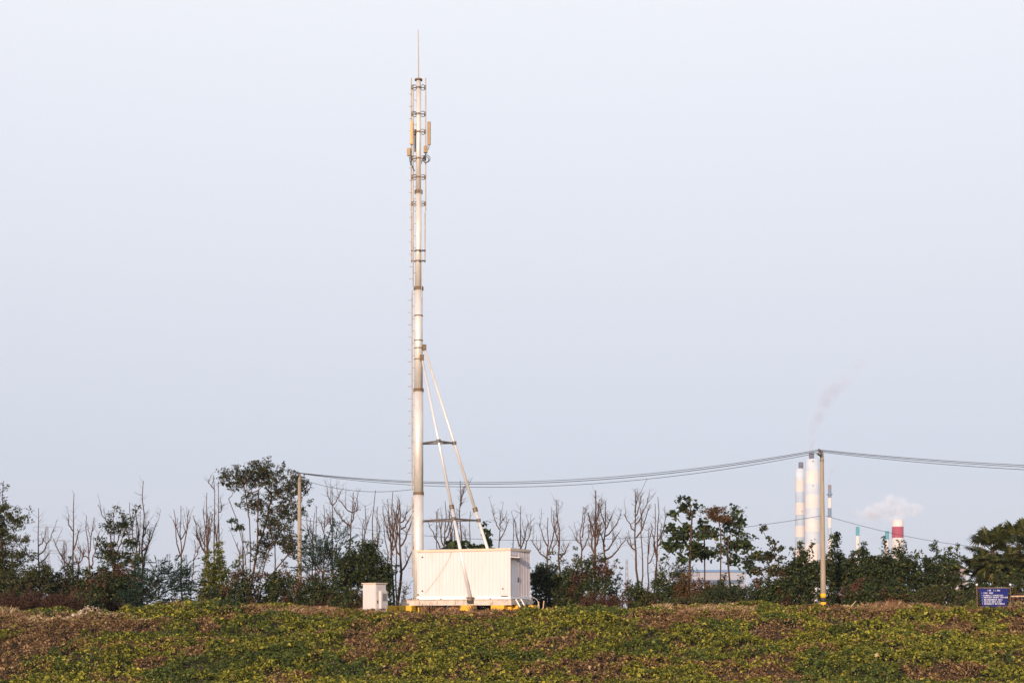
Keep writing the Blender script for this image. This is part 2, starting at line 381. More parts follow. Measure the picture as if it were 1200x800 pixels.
NL = [0]; DENS = 2.3
def plant(name, label, cat, D, lobes_px, leaf, ls=.15, dens=26, style='clump', bark='bark_dark', base_px=None, trunk_px=None, group=None,
          cr=.30, per=22, seed=0, shell=.45, depth=.85, rtip=.012, low=True, sprig=0, flen=.6, wid=.55, droop=.25, wood_share=1.0, twigs=0, part='crown', pairs=8):
    """lobes_px: (px, py, rx_px, ry_px[, depth offset m]); dens: clumps per cubic metre-ish"""
    rg = np.random.default_rng(1000+seed+int(lobes_px[0][0])+int(D*10))
    s = .0006*D; lobes = []
    for l in lobes_px:
        ox = l[4] if len(l) > 4 else 0
        lobes.append((X(l[0], D), D+ox, Z(l[1], D) if name != 'vine_mound' else H(X(l[0], D), D)+.08+l[3]*s*(.8 if l[3] > 6 else .55), l[2]*s, max(.35, min(l[2], l[3]*1.6)*s*depth), l[3]*s))
    if name in ('shrub', 'dead_shrub'):          # skirts that reach the ground
        for l in list(lobes):
            gq = H(l[0], D)
            if l[2]-l[5] < gq+1.2: lobes.append((l[0], l[1], gq+.45, l[3]*.95, l[4]*.8, .5))
    vol = sum(l[3]*l[4]*l[5]*4.19 for l in lobes)
    nc = max(6, int(vol*dens*DENS))
    C = sample_lobes(lobes, nc, rg, shell)
    if sprig:                                  # long shoots that break the outline
        k = rg.choice(nc, sprig); dv = rg.normal(size=(sprig, 3))*[.5, .5, .25]+[0, 0, 1]
        C = np.concatenate([C]+[C[k]+dv*f for f in (.3, .6, .85)])
    bp = base_px or (lobes_px[0][0],)
    bx = X(bp[0], D); gz = H(bx, D)
    C = C[C[:, 2] > h(C[:, 0], C[:, 1])+.10]
    cen = np.array([bx, D, gz+.5]); outd = C-cen; outd /= np.linalg.norm(outd, axis=1)[:, None]+1e-9
    if style == 'frond':
        dr = outd+rg.normal(size=C.shape)*.5; dr[:, 2] += .25
        V, F = frond_leaves(C, dr, rg, flen, pairs, ls, .42, droop)
        tips = C
    else:
        k = np.repeat(np.arange(len(C)), per)
        q = rg.normal(size=(len(k), 3)); q /= np.linalg.norm(q, axis=1)[:, None]
        q *= (rg.uniform(0, 1, len(k))**.5)[:, None]*cr*rg.uniform(.6, 1.3, len(C))[k][:, None]; q[:, 2] *= .75
        if style == 'broad':
            V, F = leaf_quads(C[k]+q, ls, rg, wid=.85, up=1.0, fold=.10, tip=np.tile([0, 0, -.7], (len(k), 1))+outd[k])
        else:
            V, F = leaf_quads(C[k]+q, ls, rg, wid=wid, nbias=outd[k]*.7, up=.6)
        tips = C
    NL[0] += len(F)
    t = thing(name, (bx, D, gz-.05), label, cat, group)
    off = t.location
    raw_mesh(part, V, F, M[leaf], parent=t, off=off)
    nw = min(len(tips), int(150*wood_share))
    tg = tips[rg.choice(len(tips), nw, replace=False)] if nw else []
    if len(tg):
        if twigs: tg = np.concatenate([tg, tg[:twigs]+rg.normal(size=(min(twigs, len(tg)), 3))*.3+[0, 0, .35]])
        tk = [(bx, D, gz-.2)]
        if trunk_px:
            if not isinstance(trunk_px[0], list): trunk_px = [trunk_px]
            lines = [[tuple(P(a, b_, D)+Vector((0, (q*1.3 % 1-.5)*1.6*j/len(ln), 0))) for j, (a, b_) in enumerate(ln)] for q, ln in enumerate(trunk_px)]
        else:
            lines = []
            for q in range(5):
                dx, dy = rg.normal()*.35, rg.normal()*.3
                lines.append([(bx+dx, D+dy, gz+.15), (bx+dx*2, D+dy*1.6, gz+.7)])
        wood((bx, D, gz-.2), tg, rg, rtip, lines).build('trunk', M[bark], t, off=off)
    return t

def hedge_trunks(*a): pass

# ------------------------------------------------------------------ bare trees, each with its own limbs
def bare(label, px, top, D, limbs=(), th=2.6, lean=0, bark='bark_bare', seed=0, twig=1.0, base=700, group='bare pruned trees behind the bank', stems=(), name='bare_tree'):
    """limbs: (row where it leaves the trunk, sideways reach px, row of its tip); stems: (px at base, px at tip, row of tip)"""
    rg = np.random.default_rng(int(px*13+top*7+seed)); s = .0006*D
    x0 = X(px, D); z0 = H(x0, D); zt = Z(top, D)
    t = thing(name, (x0, D, z0-.05), label, 'tree', group)
    mb = MB(); tw = MB(); r0 = th*s*.56
    def trunkline(xa, xb, za, zb, ra, rb, wig=.05, dy=0):
        n = 9; pts = []; rr = []
        for i in range(n):
            f = i/(n-1)
            pts.append(Vector((xa+(xb-xa)*f+rg.normal()*wig*(i > 0), D+dy*f+rg.normal()*wig*(i > 0), za+(zb-za)*f)))
            rr.append(ra+(rb-ra)*f**.9)
        mb.tube(pts, rr, 7); return pts, rr
    def twigs(pts, ra, n, L=.45):
        for _ in range(int(n*twig*1.8)):
            i = rg.integers(max(1, len(pts)//3), len(pts)); f = rg.uniform()
            p = pts[i-1].lerp(pts[i], f)
            d = Vector((rg.choice([-1, 1])*rg.uniform(.5, 1), rg.normal()*.6, rg.uniform(.1, 1.3))).normalized()
            l = L*rg.uniform(.4, 1.5); q = p+d*l*.55+Vector((0, 0, .03)); e_ = p+d*l+Vector((0, 0, l*.18))
            tw.tube([p, q, e_], [ra*.75, ra*.6, ra*.35], 4, False)
    xa = x0; xb = x0+lean*s
    pts, rr = trunkline(xa, xb, z0-.2, zt, r0, max(.018, r0*.22))
    twigs(pts, .012, 9)
    def limb(p0, dx, zt2, r):
        dy = rg.normal()*abs(dx)*.5; n = 7; q = []; rr2 = []
        for i in range(n):
            f = i/(n-1); g = f**.80                       # out first, then up
            q.append(Vector((p0.x+dx*g+rg.normal()*.035*(i > 0), p0.y+dy*g, p0.z+(zt2-p0.z)*(f**1.18)+rg.normal()*.03*(i > 0))))
            rr2.append(r*(1-.72*f)+.006)
        mb.tube(q, rr2, 5); twigs(q, .010, 5, .38)
        for _ in range(rg.integers(1, 4)):
            p = q[rg.integers(2, len(q)-1)]; l = rg.uniform(.5, 1.5); d = Vector((rg.normal()*.28+.12*np.sign(dx), rg.normal()*.25, 1)).normalized()
            tw.tube([p, p+d*l*.5+Vector((rg.normal()*.05, 0, 0)), p+d*l], [.018, .013, .007], 4, False); twigs([p, p+d*l*.5, p+d*l], .008, 3, .25)
        if rg.uniform() < .6 and len(q) > 4:              # a fork on the limb
            p = q[3]; e_ = p+Vector((-dx*.22+rg.normal()*.15, rg.normal()*.2, (zt2-p.z)*.75))
            m_ = p.lerp(e_, .45)+Vector((-dx*.12, 0, -.05)); mb.tube([p, m_, e_], [r*.5, r*.38, .012], 5)
            twigs([p, m_, e_], .009, 3, .3)
    for (ys, dx, yt) in limbs:
        zs = Z(ys, D); f = (zs-z0)/(zt-z0); p0 = Vector((xa+(xb-xa)*f, D, zs))
        limb(p0, dx*s, Z(yt, D), r0*(1-.65*max(0, f))*.62+.012)
    for k, (pa, pb, yt) in enumerate(stems):
        p2, _ = trunkline(X(pa, D), X(pb, D), z0-.15, Z(yt, D), r0*.62, .02, .05, dy=rg.normal()*.5); twigs(p2, .011, 8)
    off = t.location
    k0 = len(mb.V); mb.V += tw.V; mb.F += [tuple(i+k0 for i in f_) for f_ in tw.F]; mb.M += tw.M
    mb.build('trunk', M[bark], t, off=off)
    return t

# ------------------------------------------------------------------ power station far away
def flat(name, c, rough=.7, var=.05): return mat(name, c, rough, var=var, scale=.08)
CH = dict(w=flat('chimney_white', (.82, .74, .66)), b=flat('chimney_pale_blue', (.44, .52, .60), var=.12), lb=flat('chimney_lighter_blue', (.62, .67, .71), var=.1),
          d=flat('flue_dark_grey', (.10, .09, .12)), n=flat('chimney_slate_blue', (.16, .22, .31)), t=flat('chimney_teal', (.06, .32, .38)),
          r=flat('chimney_red', (.40, .002, .035)), p=flat('chimney_pinkish_white', (.80, .66, .58)), k=flat('flue_brown', (.25, .17, .15)))
CK = list(CH); CM = [CH[k] for k in CK]
def chimney(pc, half_top, half_bot, bands, D, label, flue=None, ring=None, marks=(), group='chimneys of the distant power station'):
    """bands: list of (row where the band ends, key); first row is the top"""
    x = X(pc, D); s = .0006*D; gz = H(x, D)
    t = thing('chimney', (x, D, 0), label, 'chimney', group)
    rows = [bands[0][0]]+[b_[0] for b_ in bands[1:]]; keys = [b_[1] for b_ in bands[1:]]
    rows.append(735); keys.append(keys[-1] if len(keys) else 'w')
    zs = [Z(r, D) for r in rows]; zs[-1] = -.5; mb = MB()
    ztop, zb = zs[0], zs[-1]
    rad = lambda z: (half_top+(half_bot-half_top)*(ztop-z)/(ztop-zb))*s
    prof = [(rad(z), z) for z in zs][::-1]
    mb.lathe(prof, (x, D), 32, True, [CK.index(k) for k in keys][::-1])
    bo = mb.build('shaft', CM, t, smooth=True)
    if flue:
        f = MB(); f.lathe([(flue[1]*s*.5, ztop-.5), (flue[1]*s*.5, Z(flue[2], D))], (x+flue[0]*s, D), 20)
        f.build('flue', CH[flue[3]], t, smooth=True)
    if ring:
        f = MB(); f.lathe([(rad(Z(ring[0], D))+.2, Z(ring[0]+1.1, D)), (ring[1]*s*.5, Z(ring[0]+.6, D)), (ring[1]*s*.5, Z(ring[0]-.7, D)), (rad(Z(ring[0], D))+.2, Z(ring[0]-.7, D))], (x, D), 20)
        f.build('platform_ring', CH['n'], t)
    for (mx_, my_) in marks:
        f = MB(); zz = Z(my_, D); xx = X(mx_, D)
        rr = rad(zz); yy = D-math.sqrt(max(0, rr*rr-(xx-x)**2))
        f.cbox((xx, yy-.3, zz), 1.6, 1.6, 1.2); f.build('opening', CH['d'], t)
    return t
DCH = 2000
chimney(937.4, 5.2, 5.9, [(549, ''), (562, 'lb'), (576, 'p'), (589, 'b'), (603, 'p'), (616, 'b'), (629, 'p'), (642, 'b'), (735, 'p')], DCH+230,
        'shorter banded chimney left of the widest one', flue=(1.2, 5.6, 541.5, 'd'), marks=[(939, 599)])
chimney(952, 8.0, 9.4, [(538, ''), (552, 'lb'), (567, 'w'), (580, 'lb'), (595, 'w'), (609, 'lb'), (623, 'w'), (637, 'lb'), (735, 'w')], DCH+60,
        'widest and tallest banded chimney beside the concrete pole', flue=(-1, 5.8, 530.5, 'd'), marks=[(951, 541), (951, 569.5), (953, 632), (949, 633)])
chimney(972.3, 1.9, 2.7, [(568, ''), (573, 'k'), (583, 'n'), (595, 'w'), (606, 'n'), (618, 'w'), (630, 'b'), (735, 'w')], DCH-100,
        'thin chimney in slate and white bands with a ring platform', ring=(579, 6.4))
chimney(1005, 2.1, 2.6, [(617, ''), (627.5, 't'), (735, 'w')], DCH-150, 'slender white chimney with teal top, free of the red banded one')
chimney(1039.4, 2.2, 2.7, [(622, ''), (632, 't'), (735, 'p')], DCH-120, 'slender teal topped chimney touching the red banded chimney')
chimney(1052, 6.6, 7.6, [(609, ''), (617, 'w'), (630, 'r'), (735, 'w')], DCH+50, 'broad white chimney with one crimson band under white steam')

# steam and smoke: bodies of vapour with their own thickness
def vapour(name, label, lobes, dens, color, scale, cut, seed, D, soft=.5):
    m = bpy.data.materials.new(name+'_volume'); m.use_nodes = True; t = m.node_tree; N = t.nodes; L = t.links; N.clear()
    o = N.new('ShaderNodeOutputMaterial'); v = N.new('ShaderNodeVolumePrincipled'); v.inputs['Color'].default_value = tuple(color)+(1,)
    v.inputs['Anisotropy'].default_value = -.25
    tcn = N.new('ShaderNodeTexCoord'); nz = N.new('ShaderNodeTexNoise'); nz.inputs['Scale'].default_value = scale; nz.inputs['Detail'].default_value = 5; nz.inputs['Roughness'].default_value = .6
    L.new(tcn.outputs['Object'], nz.inputs['Vector'])
    # fall-off: 1 - the smallest scaled distance to any puff centre
    src = None
    for l in lobes:
        c = Vector((X(l[0], D), D+(l[4] if len(l) > 4 else 0), Z(l[1], D)))-Vector((X(lobes[0][0], D), D, Z(lobes[0][1], D)))
        s = .0006*D; r = (l[2]*s, max(l[2], l[3])*s*.8, l[3]*s)
        sb = N.new('ShaderNodeVectorMath'); sb.operation = 'SUBTRACT'; L.new(tcn.outputs['Object'], sb.inputs[0]); sb.inputs[1].default_value = c
        dv = N.new('ShaderNodeVectorMath'); dv.operation = 'DIVIDE'; L.new(sb.outputs[0], dv.inputs[0]); dv.inputs[1].default_value = r
        ln = N.new('ShaderNodeVectorMath'); ln.operation = 'LENGTH'; L.new(dv.outputs[0], ln.inputs[0])
        if src is None: src = ln.outputs['Value']
        else:
            mn = N.new('ShaderNodeMath'); mn.operation = 'SMOOTH_MIN'; mn.inputs[2].default_value = .25
            L.new(src, mn.inputs[0]); L.new(ln.outputs['Value'], mn.inputs[1]); src = mn.outputs[0]
    a = N.new('ShaderNodeMath'); a.operation = 'SUBTRACT'; a.inputs[0].default_value = cut; L.new(src, a.inputs[1])      # cut - distance
    b_ = N.new('ShaderNodeMath'); b_.operation = 'MULTIPLY_ADD'; L.new(nz.outputs[0], b_.inputs[0]); b_.inputs[1].default_value = 3.4; b_.inputs[2].default_value = -1.85
    c_ = N.new('ShaderNodeMath'); c_.operation = 'ADD'; L.new(a.outputs[0], c_.inputs[0]); L.new(b_.outputs[0], c_.inputs[1])
    d_ = N.new('ShaderNodeMapRange'); d_.interpolation_type = 'SMOOTHSTEP'; d_.inputs['From Min'].default_value = 0; d_.inputs['From Max'].default_value = soft
    d_.inputs['To Max'].default_value = dens; L.new(c_.outputs[0], d_.inputs['Value'])
    L.new(d_.outputs[0], v.inputs['Density']); L.new(v.outputs[0], o.inputs['Volume'])
    # a closed hull round the puffs
    xs = []; ys = []; zs = []; s = .0006*D
    for l in lobes:
        cx, cz, rx, rz = X(l[0], D), Z(l[1], D), l[2]*s*1.15, l[3]*s*1.15; ry = max(rx, rz)*.9; oy = D+(l[4] if len(l) > 4 else 0)
        xs += [cx-rx, cx+rx]; ys += [oy-ry, oy+ry]; zs += [cz-rz, cz+rz]
    mb = MB(); mb.box((min(xs), min(ys), min(zs)), (max(xs)-min(xs), 0, 0), (0, max(ys)-min(ys), 0), (0, 0, max(zs)-min(zs)))
    ob = mb.build(name, m, off=(X(lobes[0][0], D), D, Z(lobes[0][1], D)))
    ob.location = (X(lobes[0][0], D), D, Z(lobes[0][1], D))
    tag(ob, label, 'smoke', kind='stuff'); return ob
DS = DCH+60
vapour('steam', 'white steam billowing left from the red banded chimney', [(1052, 606, 12, 12), (1040, 597, 24, 14, 8), (1064, 594, 20, 13, 10), (1021, 602, 20, 11, 2), (1050, 587, 20, 10, 12), (1074, 592, 15, 9, 18)], .085, (.91, .95, 1.0), .065, 1.1, 0, DS, soft=1.1)
vapour('smoke', 'thin pale smoke rising and drifting right from the tallest chimney',
       [(950, 520, 3, 12), (952, 503, 4, 12), (958, 486, 7, 13), (968, 470, 11, 13, 5), (980, 458, 11, 10, 8), (993, 442, 9, 9, 10), (1007, 426, 8, 9, 12), (1019, 412, 5, 5, 14)], .05, (.69, .745, .85), .03, 1.5, 3, DCH+60, soft=1.2)
vapour('smoke', 'faint wisp of smoke above the thin slate banded chimney', [(972, 562, 3, 6), (975, 551, 5, 6), (981, 545, 5, 4)], .07, (.66, .72, .84), .08, 1.2, 5, DCH-100, soft=.9)

# low works buildings seen between the trees
def hall(px0, px1, ytop, D, depth, label, wallc, bandc, name='factory_hall', rows=3, rh=4):
    m1 = flat(name+'_wall', wallc); m2 = flat(name+'_band', bandc); m3 = flat(name+'_window_glass', (.10, .14, .22), .3)
    x0, x1 = X(px0, D), X(px1, D); zt = Z(ytop, D)
    t = thing(name, ((x0+x1)/2, D, 0), label, 'building')
    b = MB(); b.box((x0, D, -.5), (x1-x0, 0, 0), (0, depth, 0), (0, 0, zt+.5-1.6)); b.build('wall', m1, t)
    b = MB(); xm = D+depth/2
    v = [(x0-.6, D-.6, zt-1.6), (x1+.6, D-.6, zt-1.6), (x1+.6, D+depth+.6, zt-1.6), (x0-.6, D+depth+.6, zt-1.6), (x0-.6, xm, zt), (x1+.6, xm, zt)]
    b.add(v, [(0, 1, 5, 4), (2, 3, 4, 5), (0, 4, 3), (1, 2, 5), (0, 3, 2, 1)]); b.build('roof', m2, t)
    for k in range(rows):
        z = zt-2.6-(k+1)*rh
        b = MB(); b.box((x0+1, D-.12, z), (x1-x0-2, 0, 0), (0, .11, 0), (0, 0, rh*.42)); b.build('window_band', m3 if k % 2 == 0 else m2, t)
    return t
hall(800, 874, 665.5, 620, 40, 'long pale factory hall with blue roof and window bands behind the trees', (.36, .37, .42), (.22, .36, .52), rows=3, rh=4.2)
hall(1104, 1132, 662, 700, 30, 'pinkish building glimpsed left of the palms', (.36, .28, .27), (.50, .42, .42), name='pink_building', rows=3, rh=5)

# transmission towers beyond the trees on the left and centre
ML = flat('lattice_steel_grey', (.30, .31, .35))
def pylon(pc, top, D, arms, wbase, label, rs=.11, name='transmission_tower'):
    x = X(pc, D); s = .0006*D; zt = Z(top, D); z0 = H(x, D)
    t = thing(name, (x, D, z0), label, 'pylon', 'faint lattice towers on the horizon'); mb = MB()
    W = lambda z: wbase*s*max(0, 1-(z-z0)/(zt-z0))**1.3*.5+.55
    lv = [z0+(zt-z0)*f for f in np.linspace(0, 1, 11)]
    cor = [(-1, -1), (1, -1), (1, 1), (-1, 1)]
    for (a, b_) in cor: mb.tube([(x+a*W(z), D+b_*W(z), z) for z in lv], rs, 4)
    for i in range(10):
        za, zb = lv[i], lv[i+1]
        for k in range(4):
            (a, b_), (c, d) = cor[k], cor[(k+1) % 4]
            mb.tube([(x+a*W(za), D+b_*W(za), za), (x+c*W(zb), D+d*W(zb), zb)], rs*.6, 3)
            mb.tube([(x+c*W(za), D+d*W(za), za), (x+a*W(zb), D+b_*W(zb), zb)], rs*.6, 3)
    mb.build('lattice_body', ML, t)
    for (ya, hw) in arms:
        am = MB(); z = Z(ya, D)
        for sg in (-1, 1):
            e_ = (x+sg*hw*s, D, z)
            for b_ in (-1, 1): am.tube([(x+sg*W(z), D+b_*W(z), z), e_], rs*.8, 4); am.tube([(x+sg*W(z+1.5), D+b_*W(z), z+1.8), e_], rs*.6, 4)
            for q in (.5, 1): am.tube([(x+sg*hw*s*q, D, z), (x+sg*hw*s*q, D, z-2.4)], rs*.5, 4)
        am.build('crossarm', ML, t)
    return t
pylon(55, 616, 900, [(617.5, 16), (633, 21), (648, 17)], 12, 'taller faint lattice pylon rising behind the left edge trees')
pylon(76, 633, 1150, [(634, 11), (645, 14)], 10, 'smaller faint lattice pylon just right of the taller pylon', .13)
pylon(734.5, 655, 1000, [], 5, 'faint slim lattice mast in the gap between two bushes', .2, name='lattice_mast')

# ------------------------------------------------------------------ wires and utility poles
def catenary(a, b_, sag, n=24):
    a, b_ = Vector(a), Vector(b_)
    return [a.lerp(b_, k/n)-Vector((0, 0, 4*sag*(k/n)*(1-k/n))) for k in range(n+1)]
PL = Vector((X(351, 90.8), 90.8, 0)); PR = Vector((X(965, 79), 79, 0)); PT = PR+(PR-PL)
PL.z, PR.z, PT.z = H(PL.x, PL.y), H(PR.x, PR.y), H(PT.x, PT.y)
arm_dir = Vector((.357, .934, 0))
def utility_pole(p, ztop, label, bands=False, rt=.10, rb=.155, lean=0.0, arm=(-.8, .8), pins=(-.65, 0, .65), bs=(710, 705, 700, 695)):
    t = thing('utility_pole', p, label, 'utility pole', 'concrete poles carrying the cables')
    top = Vector((p.x+lean, p.y, ztop)); bot = Vector((p.x, p.y, p.z-.3))
    at = lambda z: bot.lerp(top, (z-bot.z)/(top.z-bot.z))
    rad = lambda z: rb+(rt-rb)*(z-bot.z)/(top.z-bot.z)
    b = MB(); b.tube([bot.lerp(top, f) for f in (0, .25, .5, .75, .985)]+[top], [rb+(rt-rb)*f for f in (0, .25, .5, .75, .985)]+[rt*.8], 18)
    b.build('shaft', M['concrete'], t, smooth=True)
    if bands:
        for k in range(3):
            z0, z1 = Z(bs[k], p.y), Z(bs[k+1], p.y)
            b = MB(); b.tube([at(z0+.002), at(z1-.002)], [rad(z0)+.006, rad(z1)+.006], 18); b.build('painted_band', M['bandy'] if k != 1 else M['bandk'], t, smooth=True)
    za = ztop-.16; c = at(za)
    b = MB(); u = arm_dir
    b.box(c+u*arm[0]-Vector((u.y, -u.x, 0))*(.04)+Vector((0, 0, -.05)), u*(arm[1]-arm[0]), Vector((-u.y, u.x, 0))*.08*-1*-1, (0, 0, .09)); b.build('crossarm', M['darksteel'], t)
    P_ = []
    for q in pins:
        b = MB(); b.lathe([(.018, 0), (.018, .06), (.05, .07), (.055, .12), (.032, .15), (.045, .19), (.02, .22)], (0, 0), 10)
        b.V = [(v[0]+(c+u*q).x, v[1]+(c+u*q).y, v[2]+c.z+.045) for v in b.V]
        b.build('insulator', M['insul'], t); P_.append(c+u*q+Vector((0, 0, .2)))
    cl = MB(); z = ztop-.45; cl.tube([at(z-.04), at(z+.04)], [rad(z)+.012]*2, 18); cl.build('clamp', M['darksteel'], t)
    return P_
pinL = utility_pole(PL, 12.1, 'concrete pole rising out of the big leafy tree', arm=(-.85, .85), pins=(-.75, -.1, .6))
pinR = utility_pole(PR, Z(530, 79), 'concrete pole with yellow and black bands at its foot', bands=True, lean=-.09, arm=(-1.15, .15), pins=(-1.05, -.55, .13))
pinT = utility_pole(PT, PT.z+9.0, 'far concrete pole at the next bend of the cables', arm=(-.8, .8), pins=(-.7, 0, .7))
for k, (sg, sg2) in enumerate(((1.15, .80), (1.20, .84), (1.34, .93))):
    n_ = ('upper', 'middle', 'lowest')[k]
    b = MB(); b.tube(catenary(pinL[k], pinR[k], sg, 40), .016 if k != 1 else .021, 5); tag(b.build('power_cable', M['wire']), n_+' black cable sagging between the leafy tree pole and banded pole', 'cable', 'overhead cables')
    b = MB(); b.tube(catenary(pinR[k], pinT[k], sg2, 40), .016, 5); tag(b.build('power_cable', M['wire']), n_+' black cable running right from the banded pole', 'cable', 'overhead cables')
# thin lower line from the banded pole to the leafy tree pole
b = MB(); b.tube(catenary((PR.x-.12, PR.y, Z(604, 79)), (PL.x+.1, PL.y, 9.2), 1.36, 50), .012, 4); tag(b.build('telephone_cable', M['wire']), 'thin low line crossing behind the bare trees to the banded pole', 'cable')
EP = Vector((X(1150, 93), 93, 0)); EP.z = H(EP.x, EP.y)
t = thing('wooden_post', EP, 'short wooden line post hidden among the palms', 'post')
b = MB(); b.tube([(EP.x, EP.y, EP.z-.2), (EP.x, EP.y, Z(640, 93))], [.1, .08], 10); b.build('shaft', M['wood'], t)
b = MB(); b.tube(catenary((PR.x+.12, PR.y, Z(604, 79)), (EP.x, EP.y-.1, Z(641, 93)), .25, 20), .012, 4); tag(b.build('telephone_cable', M['wire']), 'thin line sloping down right from the banded pole to palms', 'cable')

# ------------------------------------------------------------------ equipment shelter
TH = R(27); D0 = 79.0
C0 = Vector((X(598, D0), D0, 0)); U = Vector((-math.cos(TH), math.sin(TH), 0)); W_ = Vector((math.sin(TH), math.cos(TH), 0)); K = Vector((0, 0, 1))
LL, WW = 6.0, 2.46; ZB, ZT = Z(700.5, D0), Z(642, D0)
def L2(u, v, z): return C0+U*u+W_*v+K*z
shed = thing('equipment_shelter', L2(LL/2, WW/2, ZB), 'white ribbed metal cabin standing on the steel platform by the mast', 'cabin')
def ribbed(a, b_, z0, z1, pitch, depth, nrm, frac=(.30, .40, .86, .96)):
    a, b_ = Vector(a), Vector(b_); L = (b_-a).length; d = (b_-a)/L; n = max(1, round(L/pitch)); p = L/n
    prof = []
    for k in range(n):
        for f, o_ in zip((0,)+frac, (0, 0, -1, -1, 0)): prof.append(a+d*p*(k+f)+nrm*(depth*o_))
    prof.append(b_)
    m = len(prof); vs = [q+K*z0 for q in prof]+[q+K*z1 for q in prof]
    return vs, [(i, i+1, m+i+1, m+i) for i in range(m-1)]
mb = MB()
z0, z1 = ZB+.10, ZT-.10
mb.add(*ribbed(L2(LL, 0, 0), L2(0, 0, 0), z0, z1, .235, .028, -W_))
mb.add(*ribbed(L2(0, 1.06, 0), L2(0, WW, 0), z0, z1, .20, .036, -U))
mb.add(*ribbed(L2(0, WW, 0), L2(LL, WW, 0), z0, z1, .235, .028, W_))
mb.add(*ribbed(L2(LL, WW, 0), L2(LL, 0, 0), z0, z1, .235, .028, U))
mb.box(L2(.035, 1.06, z0), U*.05, -W_*1.06, K*(z1-z0))        # flat panel round the door
mb.add([L2(0, .0, z1-.28), L2(0, 1.06, z1-.28), L2(0, 1.06, z1), L2(0, 0, z1)], [(0, 1, 2, 3)])
mb.box(L2(-.012, 1.055, z0), U*.045, W_*.05, K*(z1-z0)); mb.box(L2(-.012, -.002, z0), U*.045, W_*.07, K*(z1-z0))
mb.build('wall', M['shed'], shed)
r = MB(); ov = .045
for (a, u_, v_) in ((L2(-ov, -ov, ZT-.115), U*(LL+2*ov), W_*.07), (L2(-ov, WW+ov-.07, ZT-.115), U*(LL+2*ov), W_*.07)):
    r.box(a, v_, u_, K*.13)
for uu in (-ov, LL+ov-.07): r.box(L2(uu, -ov+.0705, ZT-.115), W_*(WW+2*ov-.141), U*.07, K*.13)
r.box(L2(0, 0, ZT-.06), W_*WW, U*LL, K*.05)
r.build('roof', M['trim'], shed)
f = MB(); f.box(L2(-.03, -.03, ZB-.04), W_*(WW+.06), U*(LL+.06), K*.145); f.build('base_frame', M['white'], shed)
dr = MB(); dr.box(L2(-.004, .12, z0+.02), U*.036, W_*.90, K*1.98); do = dr.build('door', M['door'], shed)
hd = MB(); hd.box(L2(-.05, .90, z0+.82), U*.044, W_*.055, K*.26); hd.build('handle', M['black'], do, off=shed.location)
cn = MB(); c1 = L2(-.002, -.06, z0+2.12)
vs = [L2(-.002, -.06, z0+2.17), L2(-.002, 1.18, z0+2.17), L2(-.62, 1.18, z0+2.13), L2(-.62, -.06, z0+2.13),
      L2(-.002, -.06, z0+2.21), L2(-.002, 1.18, z0+2.21), L2(-.62, 1.18, z0+2.16), L2(-.62, -.06, z0+2.16)]
cn.add(vs, [(0, 1, 2, 3), (7, 6, 5, 4), (0, 4, 5, 1), (1, 5, 6, 2), (2, 6, 7, 3), (3, 7, 4, 0)]); cn.build('door_canopy', M['galv'], shed)
for (u_, z_) in ((5.62, ZT-.42), (5.62, ZB+.42), (.42, ZB+.50), (5.9, ZB+.2)):
    q = MB(); q.box(L2(u_, -.05, z_), W_*.052, U*.07, K*.07); q.build('wall_plug', M['black'], shed)
q = MB(); q.box(L2(.15, -.045, ZB+.09), W_*.046, U*.40, K*.05); q.build('bottom_vent', M['black'], shed)
cb = MB(); pts = []
for k in range(20):
    f = k/19; u_ = 3.72+f*1.75; z_ = ZT-.02-(2.42*(f**.72)); pts.append(L2(u_, -.035, z_-0*f))
cb.tube(pts, .010, 4); cb.build('grounding_cable', M['trim'], shed)
rt = MB(); rt.tube([L2(3.9, .25, ZT+.015), L2(4.6, .25, ZT+.05), L2(5.3, .3, ZT+.04), L2(5.7, .5, ZT+.03)], .03, 5); rt.box(L2(4.2, .3, ZT-.01), W_*.3, U*1.0, K*.07); rt.build('roof_cable', M['grille'], shed)

# steel platform under cabin and mast
PF0, PF1 = Z(708.6, D0), ZB-.045
pf = thing('steel_platform', L2(3.5, 1.2, PF0), 'long weathered steel beam platform carrying the white cabin and mast', 'platform')
def ibeam(a, d, L, side, zlo, zhi, name='beam'):
    b = MB(); th = .028
    b.box(a+K*zlo, side*.16, d*L, K*th); b.box(a+K*(zhi-th), side*.16, d*L, K*th); b.box(a+side*.055+K*(zlo+th), side*.03, d*L, K*(zhi-zlo-2*th))
    n = int(L/1.05)
    for k in range(n+1): b.box(a+side*.004+d*(k*(L-.03)/max(1, n))+K*(zlo+th), side*.05, d*.025, K*(zhi-zlo-2*th))
    return b.build(name, M['beam'], pf)
PLN = 7.15
ibeam(L2(-.12, -.12, 0), U, PLN, W_, PF0, PF1); ibeam(L2(-.12, 2.46, 0), U, PLN, W_, PF0, PF1)
ibeam(L2(-.12, 1.15, 0), U, PLN, W_, PF0, PF1)
for uu in (-.12, 2.3, 4.6, 6.86):
    b = MB(); b.box(L2(uu, .05, PF0+.03), W_*1.09, U*.14, K*(PF1-PF0-.06)); b.box(L2(uu, 1.32, PF0+.03), W_*1.13, U*.14, K*(PF1-PF0-.06)); b.build('cross_beam', M['beam'], pf)
b = MB(); b.box(L2(6.32, .7, PF1-.005), W_*1.35, U*.68, K*.03); b.build('deck_plate', M['beam'], pf)
# hinge bracket of the front strut
hb = MB(); hb.box(L2(2.25, -.26, PF1-.22), W_*.139, U*.36, K*.22); hb.build('bracket', M['black'], pf)
for uu in (5.9, 4.4, 1.2): 
    b = MB(); b.tube([L2(uu, -.10, PF1+.004), L2(uu, -.10, PF1+.05)], .05, 8); b.build('bolt', M['rust'], pf)

